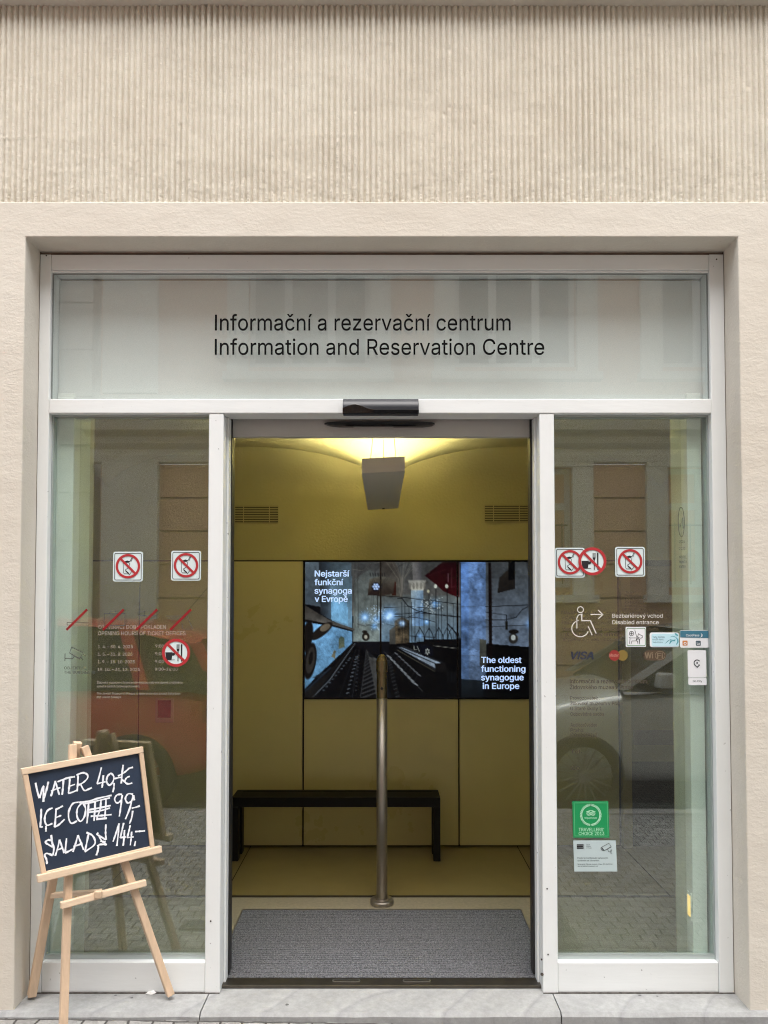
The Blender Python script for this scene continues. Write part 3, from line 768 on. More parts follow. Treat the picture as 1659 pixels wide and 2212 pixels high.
MB().tube([(xm-.0, D2-.05, zL), (xm, D2-.05, zL-.006)], .008, 10).build('switch', M_black, lamp)

# ---- bench
yb0 = G(945, 1862, 0).y; yb1 = YB-.09
bx0, bx1 = G(499, 1862, 0).x, G(951.5, 1862, 0).x
zbn = W(720, 1723, yb0).z
bn = thing('bench', ((bx0+bx1)/2, (yb0+yb1)/2, 0), 'black metal slatted bench against the olive panelled wall', 'bench')
M_bench = mat('black_metal', (.006, .006, .006), .5, spec=.2)
th_ = .055
MB().box(bx0, bx1, yb0, yb0+.03, zbn-th_, zbn).build('front_rail', M_bench, bn, bevel=.002)
MB().box(bx0, bx1, yb1-.03, yb1, zbn-th_, zbn).build('back_rail', M_bench, bn, bevel=.002)
for x in (bx0, bx1-.04):
    MB().box(x, x+.04, yb0+.0305, yb1-.0305, zbn-th_, zbn-.001).build('end_rail', M_bench, bn)
ns_ = 7
for k in range(ns_):
    y = yb0+.036+(yb1-yb0-.09)*k/(ns_-1); MB().box(bx0+.041, bx1-.041, y, y+.018, zbn-.02, zbn-.002).build('slat', M_bench, bn)
for x in (bx0, bx1-.04):
    for y in (yb0, yb1-.06):
        MB().box(x, x+.04, y, y+.06, .003, zbn-th_-.0005).build('leg', M_bench, bn, bevel=.002)

# ---- steel post with domed head
pc = G(825, 1951, .004); pr = .0345*23/23*.5*3.9*23/1662/ (.0345*3.9*23/1662) if False else .0268
po = thing('steel_post', (pc.x, pc.y, 0), 'brushed steel post with bronze domed head standing behind the mat', 'post')
zp = lambda py: W(825, py, pc.y).z
MB().lathe(pc.x, pc.y, [(.057, .002), (.059, .006), (.059, .020), (.056, .025), (.034, .027), (.033, .031)]).build('flange', M_steel, po, smooth=False)
MB().lathe(pc.x, pc.y, [(pr, .026), (pr, zp(1508))]).build('pole', M_steel, po, smooth=True)
z5, z4 = zp(1507.5), zp(1413); rc = pr*.98
pts_ = []; rad = []
hm = MB()
hm.lathe(pc.x, pc.y, [(rc, z5), (rc*1.02, z5+.004), (rc, z5+.008), (rc, z4-.075)]+[(rc*math.cos(R(a)), z4-.03+.03*math.sin(R(a))-.0) for a in range(0, 90, 10)]+[(.001, z4)])
hd_ = hm.build('head', M_bronze, po, smooth=True)
MB().lathe(pc.x, pc.y-.003, [(rc+.002, z4-.088), (rc+.003, z4-.084), (rc+.003, z4-.032), (rc+.001, z4-.028)], 32).build('collar', M_bronze, hd_, smooth=True)
MB().tube([(pc.x, pc.y-rc-.0005, z5+.05), (pc.x, pc.y-rc-.004, z5+.05)], .007, 12).build('reader', M_bplas, hd_)

# ================================================================ VIDEO WALL
PW_, PH_ = 553, 330
def paint():
    # canvas in units of 1/3 zoom pixel; draw in coordinates of the close view (1659 x 1030, screen 5..1625 x 8..985)
    Wd, Hd = 540, 326; S = 1/3.0
    ys, xs_ = np.mgrid[0:Hd, 0:Wd]; X = xs_/S+5; Y = ys/S+8
    im = np.zeros((Hd, Wd, 3)); im[:] = (14, 14, 17)
    rs = np.random.RandomState(3)
    def noise(k, a):
        b = rs.randn(Hd//k+2, Wd//k+2); yi = ys/k; xi = xs_/k; y0 = yi.astype(int); x0 = xi.astype(int); fy = yi-y0; fx = xi-x0
        return a*(b[y0, x0]*(1-fy)*(1-fx)+b[y0+1, x0]*fy*(1-fx)+b[y0, x0+1]*(1-fy)*fx+b[y0+1, x0+1]*fy*fx)
    N = noise(18, .10)+noise(6, .07)+noise(2, .05)
    def mask(p):
        m = np.zeros((Hd, Wd), bool); n = len(p)
        for i in range(n):
            x1, y1 = p[i]; x2, y2 = p[(i+1) % n]
            if y1 == y2: continue
            c = ((Y >= min(y1, y2)) & (Y < max(y1, y2))) & (X < (x2-x1)*(Y-y1)/(y2-y1)+x1); m ^= c
        return m
    def fill(p, c1, c2=None, d=(0, 1), tex=1.0):
        m = mask(p); c1 = np.array(c1, float)
        if c2 is None: c = np.broadcast_to(c1, im.shape)
        else:
            t = X*d[0]+Y*d[1]; a, b = t[m].min() if m.any() else 0, t[m].max() if m.any() else 1
            u = np.clip((t-a)/max(1e-6, b-a), 0, 1)[..., None]; c = c1*(1-u)+np.array(c2, float)*u
        im[m] = (c*(1+tex*N[..., None]))[m]
    def line(p, c, wd=3, a=1.0):
        for i in range(len(p)-1):
            (x1, y1), (x2, y2) = p[i], p[i+1]; L = math.hypot(x2-x1, y2-y1)+1e-6
            t = np.clip(((X-x1)*(x2-x1)+(Y-y1)*(y2-y1))/L**2, 0, 1); d = np.hypot(X-x1-t*(x2-x1), Y-y1-t*(y2-y1))
            k = np.clip((wd/2+1.5-d)/3, 0, 1)[..., None]*a; im[:] = im*(1-k)+np.array(c, float)*k
    def glow(x, y, r, c, a=1.0, ry=None):
        d = ((X-x)/r)**2+((Y-y)/(ry or r))**2; k = (np.exp(-d*2)*a)[..., None]; im[:] = im*(1-k)+np.array(c, float)*k
    def ell(x, y, rx, ry, c, rot=0, a=1.0):
        cs, sn_ = math.cos(R(rot)), math.sin(R(rot)); u = (X-x)*cs+(Y-y)*sn_; v = -(X-x)*sn_+(Y-y)*cs
        d = np.sqrt((u/rx)**2+(v/ry)**2); k = (np.clip((1.08-d)*8, 0, 1)*a)[..., None]; im[:] = im*(1-k)+np.array(c, float)*k*(1+.5*N[..., None])+np.array(c, float)*0
    # vaults and back wall
    fill([(330, 8), (1100, 8), (1100, 260), (330, 400)], (72, 70, 66), (96, 90, 82))
    fill([(360, 130), (470, 60), (545, 110), (545, 580), (350, 580)], (84, 84, 78), (128, 132, 122))
    fill([(545, 240), (1100, 250), (1100, 600), (545, 600)], (92, 92, 86), (110, 128, 138))
    fill([(545, 8), (640, 8), (690, 120), (690, 260), (545, 250)], (70, 62, 54), (92, 86, 76))
    fill([(618, 150), (650, 150), (650, 250), (618, 250)], (60, 30, 22))
    fill([(470, 130), (545, 110), (640, 130), (630, 235), (545, 250), (455, 245)], (88, 82, 70), (60, 46, 38)); fill([(455, 245), (500, 200), (545, 215), (545, 252)], (44, 32, 28))
    for x in range(630, 800, 24): line([(x+(x-700)*.15, 8), (690+(x-700)*.10, 130), (685+(x-700)*.05, 250)], (112, 104, 92), 4, .7)
    for x in (345, 366, 390): line([(x, 8), (x-6, 140), (x, 480)], (54, 50, 46), 5, .6)
    line([(350, 60), (420, 70), (480, 20), (540, 8)], (120, 112, 100), 5, .6)
    for k in range(6): line([(475+k*18, 88), (478+k*18, 108)], (22, 20, 22), 8, .7)
    # left wall
    fill([(5, 8), (105, 8), (115, 330), (5, 310)], (92, 98, 100), (70, 76, 80), (0, 1))
    fill([(105, 8), (200, 8), (200, 430), (115, 380)], (40, 42, 44), (80, 92, 100), (1, 0))
    fill([(180, 8), (340, 8), (345, 490), (200, 430)], (74, 82, 84), (120, 150, 165))
    fill([(190, 260), (310, 300), (315, 460), (195, 420)], (110, 146, 166), (126, 166, 186))
    fill([(5, 320), (190, 430), (365, 490), (360, 505), (190, 460), (5, 430)], (58, 52, 46), (96, 90, 82), (0, 1))
    line([(5, 425), (190, 462), (330, 500)], (14, 12, 12), 10)
    fill([(5, 440), (195, 470), (345, 510), (345, 590), (230, 700), (90, 830), (5, 920)], (120, 160, 186), (96, 130, 150))
    fill([(248, 560), (265, 540), (288, 552), (290, 620), (248, 635)], (88, 100, 84), (120, 120, 96))
    fill([(195, 690), (215, 640), (228, 650), (222, 705)], (120, 112, 90))
    ell(125, 505, 95, 34, (34, 28, 24), -38); ell(150, 480, 40, 22, (110, 96, 78), -30); ell(20, 545, 40, 110, (26, 22, 20), 10)
    ell(42, 720, 44, 130, (26, 22, 20), 8); ell(45, 715, 30, 95, (62, 56, 50), 8, .8); ell(48, 700, 14, 46, (24, 20, 20), 8)
    fill([(60, 840), (140, 795), (160, 800), (100, 840)], (30, 34, 38))
    # round window, pillar, banner
    ell(516, 185, 31, 31, (28, 30, 40))
    for k in range(6): ell(516+18*math.cos(R(60*k)), 185+18*math.sin(R(60*k)), 8, 8, (190, 205, 235))
    ell(516, 185, 8, 8, (200, 214, 240))
    fill([(757, 180), (845, 180), (842, 470), (760, 470)], (150, 156, 152), (110, 140, 170), (1, .4))
    fill([(735, 140), (865, 140), (845, 210), (757, 210)], (150, 142, 128), (176, 166, 146))
    for x in (748, 775, 800, 828, 852): ell(x, 180, 9, 24, (112, 104, 92), 0, .7)
    fill([(765, 8), (830, 8), (832, 140), (768, 140)], (120, 112, 104), (80, 76, 74), (1, 0))
    fill([(855, 105), (980, 8), (1090, 8), (1090, 260), (1050, 245), (985, 215), (930, 165)], (34, 8, 13), (60, 12, 18))
    line([(885, 105), (1005, 60)], (96, 52, 54), 3, .7); line([(1022, 90), (1022, 150)], (150, 120, 120), 6, .6); line([(1050, 50), (1045, 190), (1085, 180)], (120, 80, 80), 3, .7)
    # ark, lights
    fill([(640, 430), (690, 405), (745, 430), (745, 610), (640, 610)], (98, 82, 62), (70, 60, 46), (1, 0), 2.5)
    fill([(600, 500), (640, 470), (650, 690), (600, 690)], (90, 84, 74), (60, 58, 54))
    for x, y, r_ in ((436, 405, 46), (600, 390, 66), (868, 440, 26), (930, 310, 40), (520, 420, 34), (505, 470, 30), (690, 450, 30)): glow(x, y, r_, (120, 178, 235), .75)
    for x, y, r_ in ((436, 408, 18), (606, 392, 30), (590, 410, 20), (868, 436, 10), (695, 450, 22)): glow(x, y, r_, (225, 240, 255), .95)
    for k in range(12):
        for cx, cy, r_ in ((436, 405, 50), (602, 395, 62)): line([(cx, cy), (cx+r_*math.cos(R(30*k)), cy+r_*math.sin(R(30*k)))], (190, 220, 250), 1.5, .5)
    for k in range(60):
        x = rs.normal(520, 28); y = rs.uniform(320, 500); ell(x, y, 4, 4, (190, 205, 215), 0, .7)
    for k in range(80):
        x = rs.normal(900, 52); y = rs.normal(310, 28); ell(x, y, 4, 4, (205, 205, 195), 0, .65)
    line([(528, 250), (524, 420)], (24, 20, 16), 5)
    for cx in (640, 500, 440): line([(cx-60, 455), (cx, 470), (cx+50, 455)], (20, 22, 24), 3, .7)
    ell(443, 545, 27, 30, (40, 34, 28)); ell(443, 548, 12, 14, (170, 160, 140)); ell(435, 510, 18, 10, (30, 24, 20))
    # grille
    blk = (9, 9, 12)
    line([(545, 252), (700, 262), (1110, 312)], blk, 4); line([(640, 385), (800, 372), (1105, 402)], blk, 4); line([(560, 335), (760, 330), (960, 345)], blk, 3)
    line([(660, 270), (690, 268), (730, 320), (800, 360), (940, 388), (1100, 404)], blk, 5); line([(640, 400), (800, 408), (930, 440)], blk, 3); line([(720, 415), (850, 350), (930, 280)], blk, 3)
    for x in (690, 712, 742, 760, 783, 812, 846, 884, 950, 975, 1060, 1085): line([(x, 330-(x % 7)*8), (x+2, 585)], blk, 3, .9)
    for x in (935, 1015): line([(x, 195), (x+2, 720)], blk, 5); ell(x-3, 182, 11, 15, (190, 185, 165))
    line([(884, 240), (886, 500)], blk, 4); ell(880, 218, 9, 12, (180, 170, 140))
    for cx in (820, 885, 955, 1015, 1050): line([(cx-34, 580), (cx-26, 530), (cx, 480), (cx+26, 530), (cx+34, 580)], blk, 4)
    line([(1015, 450), (1080, 520), (1105, 600)], blk, 6); line([(750, 540), (930, 550)], blk, 3)
    glow(820, 540, 24, (140, 180, 220), .8)
    # vault mouldings over the back wall
    for x0_, x1_ in ((350, 480), (480, 545), (545, 700)):
        for dd in (0, 14): line([(x0_+dd, 330), (x0_+dd+6, 160), ((x0_+x1_)/2, 60+dd), (x1_+20, 10)], (30, 28, 27), 3, .55)
    for dx in (-26, -12, 4, 18): line([(690+dx*.3, 260), (690+dx, 130), (690+dx*4.2, 8)], (150, 140, 122), 3, .55)
    for dx in (-10, 10): line([(690+dx*.3, 260), (690+dx*1.4, 130), (690+dx*5, 8)], (40, 37, 34), 3, .6)
    # floor and benches
    fill([(5, 985), (360, 590), (600, 580), (600, 690), (760, 985)], (10, 10, 13), (16, 16, 18))
    fill([(345, 585), (600, 578), (610, 690), (440, 660)], (20, 20, 24))
    fill([(600, 600), (1100, 560), (1100, 985), (560, 985)], (12, 12, 14))
    fill([(846, 565), (1090, 565), (1090, 610), (846, 605)], (14, 14, 16))
    fill([(445, 640), (520, 700), (620, 985), (400, 985)], (38, 38, 40), (26, 26, 28))
    line([(60, 980), (180, 860), (365, 595)], (120, 124, 126), 4); line([(5, 940), (190, 770)], (60, 70, 78), 10, .6)
    fill([(5, 985), (5, 945), (190, 790), (345, 592), (366, 592), (62, 985)], (34, 31, 29), (20, 18, 18), (1, 0))
    line([(62, 982), (182, 862), (362, 600)], (104, 104, 102), 3)
    fill([(462, 690), (520, 700), (560, 985), (520, 985)], (84, 80, 74), (60, 58, 55), (0, 1))
    line([(446, 640), (436, 760), (404, 985)], (62, 60, 58), 4); line([(450, 640), (505, 830), (520, 985)], (70, 67, 63), 4)
    for k in range(13):
        t = (k/12)**1.25; y = 660+300*t; xl = 446-36*t; xr = 456+62*t
        line([(xl+2, y+16+10*t), (xr-3, y-4-8*t)], (78, 75, 71), 4+5*t, .7); line([(xl+2, y+26+14*t), (xr-3, y+6-2*t)], (14, 13, 13), 5+5*t, .8)
    for k in range(11):
        t = (k/10)**1.2; ell(378-66*t, 690+260*t, 13, 4, (120, 122, 122), -18, .7); ell(330-190*t, 700+230*t, 10, 4, (110, 114, 116), -18, .7); ell(392-20*t, 680+250*t, 8, 3, (96, 96, 96), -18, .6)
    line([(395, 640), (345, 985)], (46, 46, 48), 4); line([(372, 640), (250, 985)], (40, 40, 42), 4)
    for k in range(12):
        t = (k/11)**1.2; line([(588+56*t, 720+260*t), (610+60*t, 708+262*t)], (92, 90, 87), 5, .8)
    fill([(565, 655), (600, 690), (850, 940), (700, 880)], (14, 14, 15)); line([(565, 655), (840, 940)], (100, 98, 95), 3, .8)
    for k in range(8):
        t = k/7; ell(600+180*t, 690+190*t, 24+8*t, 6, (140, 138, 134), 32, .8); ell(650+160*t, 668+150*t, 16+6*t, 5, (108, 106, 104), 30, .8); line([(590+180*t, 700+190*t), (640+160*t, 664+160*t)], (70, 68, 66), 3, .8)
    fill([(655, 620), (700, 610), (1010, 740), (1010, 790), (930, 790)], (44, 44, 46))
    fill([(668, 628), (690, 622), (985, 740), (945, 790), (925, 770)], (120, 124, 128), (150, 156, 160), (1, 0))
    line([(680, 630), (960, 752)], (30, 30, 32), 6); line([(655, 640), (925, 795)], (96, 88, 70), 4)
    fill([(925, 740), (1000, 728), (1010, 790), (930, 796)], (22, 20, 20))
    fill([(760, 600), (800, 590), (915, 620), (912, 680), (850, 690)], (14, 16, 24))
    for p in ([(775, 610), (780, 640), (800, 640)], [(800, 615), (815, 650)], [(860, 640), (885, 640), (873, 675), (860, 640)], [(858, 666), (888, 664), (873, 632), (858, 666)]): line(p, (180, 176, 160), 4)
    fill([(975, 635), (1085, 640), (1085, 810), (1010, 780)], (9, 9, 11)); line([(915, 610), (1085, 630)], (130, 124, 110), 4)
    for x in (1020, 1045, 1068): line([(x, 800), (x, 870)], (50, 54, 56), 3)
    # right-hand pillar and wall
    fill([(1280, 8), (1625, 8), (1625, 620), (1280, 600)], (70, 70, 68), (104, 112, 122))
    fill([(1380, 120), (1445, 60), (1495, 130), (1495, 200), (1365, 232)], (46, 40, 34), (30, 26, 24)); fill([(1447, 8), (1492, 8), (1490, 130), (1447, 140)], (10, 10, 12))
    fill([(1570, 8), (1625, 8), (1625, 130), (1590, 90)], (52, 52, 50)); line([(1600, 100), (1605, 560)], (84, 88, 94), 8, .5)
    fill([(1345, 600), (1625, 622), (1625, 985), (1340, 985)], (8, 8, 9)); fill([(1280, 985), (1290, 590), (1350, 600), (1350, 985)], (12, 12, 13))
    fill([(1100, 8), (1280, 8), (1282, 800), (1262, 870), (1105, 850)], (98, 122, 156), (88, 100, 116), (.4, .6), 1.6)
    fill([(1105, 8), (1160, 8), (1160, 860), (1105, 850)], (92, 120, 160), (82, 100, 124), (0, 1), 1.3)
    for y in (120, 230, 330, 450, 560, 680): line([(1105, y+rs.uniform(-10, 10)), (1190, y), (1278, y+rs.uniform(-10, 10))], (70, 80, 94), 3, .5)
    fill([(1105, 850), (1265, 860), (1260, 985), (1105, 985)], (34, 40, 44), (20, 22, 24)); fill([(1235, 560), (1285, 570), (1285, 760), (1238, 756)], (78, 76, 66), (58, 56, 50))
    line([(1310, 20), (1316, 700)], (14, 10, 10), 22); 
    for k in range(22): line([(1300, 40+k*30), (1328, 58+k*30)], (44, 26, 22), 4, .8)
    line([(1280, 330), (1600, 318)], blk, 5); line([(1600, 322), (1545, 350), (1500, 405), (1420, 425), (1280, 425)], blk, 5); line([(1280, 368), (1430, 390), (1432, 440)], blk, 4); line([(1280, 475), (1590, 462)], blk, 3)
    fill([(1420, 435), (1442, 435), (1440, 495), (1422, 495)], (30, 28, 24)); ell(1478, 560, 33, 36, (52, 48, 44)); ell(1478, 552, 17, 20, (190, 188, 176)); ell(1482, 510, 36, 16, (26, 22, 20))
    glow(1610, 455, 46, (140, 190, 245), .8); glow(1612, 455, 16, (230, 240, 255), .9)
    im[:] = 255*(np.clip(im, 0, 255)/255)**1.12*np.array([.98, 1.05, 1.13])
    return np.clip(im, 0, 255), S
IM, IS = paint()
def screen_mat():
    m = bpy.data.materials.new('screen_picture'); m.use_nodes = True; n = m.node_tree.nodes; l = m.node_tree.links; b = n['Principled BSDF']
    b.inputs['Base Color'].default_value = (.002, .002, .002, 1); b.inputs['Roughness'].default_value = .3; b.inputs['Specular IOR Level'].default_value = .08
    a = n.new('ShaderNodeAttribute'); a.attribute_name = 'picture'
    l.new(a.outputs['Color'], b.inputs['Emission Color']); b.inputs['Emission Strength'].default_value = .95/2**EXPO
    return m
M_scr = screen_mat()
M_cap = mat('screen_caption', lin((180, 205, 245)), .4, emit=.95/2**EXPO)
YV = YB-.022
edges = [657.0, 822.3, 988.3, 1153.5]; zt1, zb1 = W(900, 1213, YV).z, W(900, 1508.5, YV).z
caps = (('left', 'leftmost lit screen with a white four line caption at its upper left'), ('middle', 'middle lit screen showing a dark hall with iron railings and hanging lights'), ('right', 'rightmost lit screen with a white four line caption at its lower right'))
sh_ = Sheet(900, 1360, YV)
for k in range(3):
    xa_, xb_ = WX(edges[k], YV, 1360)+.001, WX(edges[k+1], YV, 1360)-.001
    t = thing('display_screen', ((xa_+xb_)/2, YV, zb1), caps[k][1], 'screen', 'three screens of the video wall')
    MB().box(xa_, xb_, YV+.001, YB+.0115, zb1, zt1).build('bezel', M_bplas2, t)
    bz = .004; nx, nz = 90, 164
    u = np.linspace(0, 1, nx+1); v = np.linspace(0, 1, nz+1)
    X_ = xa_+bz+(xb_-xa_-2*bz)*u; Z_ = zt1-bz-(zt1-zb1-2*bz)*v
    uu, vv = np.meshgrid(u, v)
    cx = np.clip((uu/3+k/3)*(IM.shape[1]-1), 0, IM.shape[1]-1.01); cy = np.clip(vv*(IM.shape[0]-1), 0, IM.shape[0]-1.01)
    x0 = cx.astype(int); y0 = cy.astype(int); fx = (cx-x0)[..., None]; fy = (cy-y0)[..., None]
    c = IM[y0, x0]*(1-fx)*(1-fy)+IM[y0, x0+1]*fx*(1-fy)+IM[y0+1, x0]*(1-fx)*fy+IM[y0+1, x0+1]*fx*fy
    c = c/255; c = np.where(c <= .04045, c/12.92, ((c+.055)/1.055)**2.4)
    mb = MB(); mb.v = [(X_[i], YV, Z_[j]) for j in range(nz+1) for i in range(nx+1)]
    mb.f = [(j*(nx+1)+i, (j+1)*(nx+1)+i, (j+1)*(nx+1)+i+1, j*(nx+1)+i+1) for j in range(nz) for i in range(nx)]
    o = mb.build('picture', M_scr, t)
    ca = o.data.color_attributes.new('picture', 'FLOAT_COLOR', 'POINT')
    ca.data.foreach_set('color', np.concatenate([c.reshape(-1, 3), np.ones(((nx+1)*(nz+1), 1))], 1).astype('f').ravel())
    if k == 0:
        for s_, zx, zy, zw in (('Nejstarší', 75, 117, 250), ('funkční', 74, 179, 207), ('synagoga', 74, 240, 268), ('v Evropě', 76, 299, 237)):
            tx = MB(); a_, b_ = ZS(zx, zy); sh_.text(tx, s_, a_, b_, zw*580/1659*K, 42*580/1659*K, .003, weight=.024); tx.build('caption_line', M_cap, o)
    if k == 2:
        for s_, zx, zy, zw in (('The oldest', 1266, 735, 288), ('functioning', 1264, 798, 318), ('synagogue', 1264, 859, 305), ('in Europe', 1275, 920, 262)):
            tx = MB(); a_, b_ = ZS(zx, zy); sh_.text(tx, s_, a_, b_, zw*580/1659*K, 42*580/1659*K, .003, weight=.024); tx.build('caption_line', M_cap, o)

# ================================================================ STICKERS AND WINDOW LETTERING
YST = YG-.0012
def square_sign(cx, cy, label, rot=0):
    s = Sheet(cx, cy, YST); h = 32.3
    t = thing('no_food_sticker', (s.cx, YG, s.cz), label, 'sticker', 'square no food or drink stickers')
    s.poly(MB(), s.rr(cx-h, cy-h, cx+h, cy+h, 5), 0).build('plate', M_stick, t)
    mb = MB(); s.ring(mb, s.rr(cx-h+3, cy-h+3, cx+h-3, cy+h-3, 3.5), s.rr(cx-h+4.1, cy-h+4.1, cx+h-4.1, cy+h-4.1, 2.8), .0008); mb.build('border', M_dark, t)
    mb = MB(); q = lambda x, y: (cx+x*.3515, cy+y*.3515)
    s.poly(mb, [q(-22, -32), q(-4, -38), q(14, -32), q(4, -24), q(-14, -24)], .0008)
    s.line(mb, [q(12, -32), q(24, -56), q(28, -54)], 1.1, .0008); s.line(mb, [q(18, -30), q(27, -52)], .9, .0008)
    s.line(mb, [q(-30, -25), q(-27, 38), q(-22, 44), q(0, 44)], 1.0, .0008); s.line(mb, [q(10, -22), q(8, 2)], 1.0, .0008)
    s.line(mb, [q(-16, 20), q(2, 8), q(26, 14), q(20, 22)], 1.1, .0008); s.poly(mb, [q(-18, 18), q(-14, 30), q(8, 50), q(8, 40)], .0008); s.line(mb, [q(8, 52), q(26, 26)], 1.1, .0008)
    mb.build('pictogram', M_dark, t)
    mb = MB(); s.ring(mb, s.circ(cx, cy-1, 26.4), s.circ(cx, cy-1, 21.4), .0016); mb.build('ring', M_red, t)
    mb = MB(); a = 22*.7071; s.line(mb, [(cx-a, cy-1-a), (cx+a, cy-1+a)], 5, .0016); mb.build('slash', M_red, t)
def round_sign(cx, cy, label):
    s = Sheet(cx, cy, YST-.0024); r = 30.3
    t = thing('no_eating_sticker', (s.cx, YG, s.cz), label, 'sticker', 'round no eating stickers')
    s.poly(MB(), s.circ(cx, cy, r-.8), 0).build('plate', M_stick, t)
    mb = MB(); q = lambda x, y: (cx+x*.3515, cy+y*.3515)
    s.poly(mb, [q(-66, -3), q(-22, -3), q(-22, 2), q(-10, 0), q(-6, 10), q(-14, 18), q(-24, 18), q(-26, 34), q(-28, 42), q(-8, 42), q(-10, 45), q(-56, 45), q(-62, 34)], .0008)
    for x in (3, 8, 13, 18): s.poly(mb, [q(x, -52), q(x+2.4, -52), q(x+2.4, -24), q(x, -24)], .0008)
    s.poly(mb, [q(3, -24), q(20.4, -24), q(19, -14), q(14.5, -8), q(14.5, 52), q(9, 52), q(9, -8), q(4, -14)], .0008)
    s.poly(mb, [q(28, -48), q(33, -54), q(38, -48), q(37, 54), q(31, 54)], .0008)
    mb.build('pictogram', M_dark, t)
    mb = MB(); s.ring(mb, s.circ(cx, cy, r, 48), s.circ(cx, cy, r-6, 48), .0016); mb.build('ring', M_red, t)
    mb = MB(); a = 25*.7071; s.line(mb, [(cx-a, cy-a), (cx+a, cy+a)], 5.5, .0016); mb.build('slash', M_red, t)
square_sign(276.6, 1224, 'square no food or drink sticker further from the doorway on the left side window')
square_sign(402, 1222, 'square no food or drink sticker beside the white post on the left side window')
square_sign(1231, 1215.5, 'square no food or drink sticker partly covered by a round one on the right window')
square_sign(1361, 1213.5, 'square no food or drink sticker standing clear of the round one on the right window')
round_sign(380.6, 1410, 'round no eating sticker with cup and fork over the opening hours on the left window')
round_sign(1279.3, 1212.6, 'round no eating sticker with cup and fork overlapping a square sticker on the right window')

def words(mb, s, zf, sc_, items, lift=.0, **k):
    for body, zx, zy, zw, cap in items:
        a, b = zf(zx, zy); s.text(mb, body, a, b, zw*sc_*K, cap*sc_*K, lift, **k)
def lines(parent, name, m, s, zf, sc_, items, lift=.0, **k):      # every line of print its own part
    for it in items:
        mb = MB(); words(mb, s, zf, sc_, [it], lift, **k); mb.build(name, m, parent)
# opening hours
s6 = 600/1475; sB = 260/1659
hs_ = Sheet(300, 1400, YST+.0004)
oh = thing('opening_hours_lettering', (hs_.cx, YG, hs_.cz), 'pale printed ticket office opening hours on the left side window', 'window lettering')
lines(oh, 'heading_line', M_olet, hs_, ZB, sB, [('OTEVÍRACÍ DOBA POKLADEN', 34, 206, 1078, 62), ('OPENING HOURS OF TICKET OFFICES', 28, 305, 1400, 60)], weight=.004)
lines(oh, 'date_line', M_olet, hs_, ZB, sB, [('1. 4. – 30. 4. 2025', 32, 513, 555, 48), ('1. 5. – 31. 8. 2025', 32, 633, 550, 48), ('1. 9. – 18. 10. 2025', 30, 754, 592, 48), ('19. 10. – 31. 12. 2025', 28, 876, 674, 48)], weight=.004)
lines(oh, 'time_line', M_olet, hs_, ZB, sB, [('9:00–18:00', 946, 504, 362, 48), ('9:00–18:00', 946, 626, 362, 48), ('9:00–18:00', 946, 750, 362, 48), ('9:00–16:00', 944, 871, 362, 48)], weight=.004)
lines(oh, 'small_print', M_olet, hs_, ZB, sB, [('Židovské muzeum v Praze je otevřeno po celý rok denně, s výjimkou', 22, 1078, 1360, 36), ('sobot a dalších židovských svátků.', 20, 1137, 690, 36), ('The Jewish Museum in Prague is open every day except Saturdays', 22, 1252, 1330, 36)], weight=.004)
lines(oh, 'small_print', M_olet, hs_, Z6, s6, [('and Jewish holidays.', 598, 1832, 152, 15)], weight=.004)
# four crossed-out items
items = ['bag', 'case', 'camera', 'folding stool']
def strokes(o_name, parent, s, zf, lines, wd, m, lift=.0004):
    mb = MB()
    for ln in lines: s.line(mb, [zf(*q) for q in ln], wd, lift)
    return mb.build(o_name, m, parent)
proh = [
 (Z6, [(410, 1413), (535, 1287)], [[(413, 1367), (545, 1367)], [(413, 1383), (545, 1383)], [(413, 1367), (413, 1383)]], 'leftmost faint prohibited item with red slash on the left window, two lines behind it'),
 (Z6, [(634, 1413), (760, 1287)], [[(640, 1385), (640, 1313), (768, 1313), (768, 1385), (640, 1385)], [(672, 1313), (675, 1298), (710, 1298), (712, 1313)]], 'faint crossed out suitcase with red slash above the opening hours'),
 (Z6, [(838, 1413), (966, 1287)], [[(848, 1302), (890, 1302), (890, 1325), (848, 1325), (848, 1302)], [(890, 1295), (890, 1345), (960, 1345), (960, 1325), (890, 1325)]], 'faint crossed out camera with red slash between the suitcase and the folding stool'),
 (Z6, [(1047, 1413), (1174, 1287)], [[(1020, 1328), (1150, 1328), (1185, 1408), (1125, 1408), (1118, 1372)], [(1030, 1340), (1120, 1340)], [(1050, 1352), (1110, 1352)]], 'faint crossed out folding stool with red slash nearest the white post'),
]
for zf, sl2, pic, lab in proh:
    c = zf(*[(sl2[0][k]+sl2[1][k])/2 for k in (0, 1)]); s = Sheet(c[0], c[1], YST)
    t = thing('prohibition_mark', (s.cx, YG, s.cz), lab, 'window marking', 'red slashed prohibition marks on the left window')
    strokes('pictogram', t, s, zf, pic, 1.3, M_glet); strokes('slash', t, s, zf, [sl2], 5.0, M_dkred, .0010)
c = Z6(460, 1570); s = Sheet(c[0], c[1], YST)
cn = thing('camera_notice_lettering', (s.cx, YG, s.cz), 'faint grey surveillance camera outline with two lines of text low on the left window', 'window lettering')
strokes('pictogram', cn, s, Z6, [[(400, 1558), (400, 1605)], [(400, 1588), (447, 1588), (460, 1572)], [(440, 1518), (512, 1555), (490, 1590), (428, 1555), (440, 1518)], [(512, 1562), (530, 1575)], [(498, 1582), (512, 1600)]], 1.7, M_glet)
lines(cn, 'text_line', M_glet, s, Z6, s6, [('OBJEKT JE', 395, 1655, 138, 17), ('THE BUILDING IS', 395, 1682, 190, 17)], weight=.01)

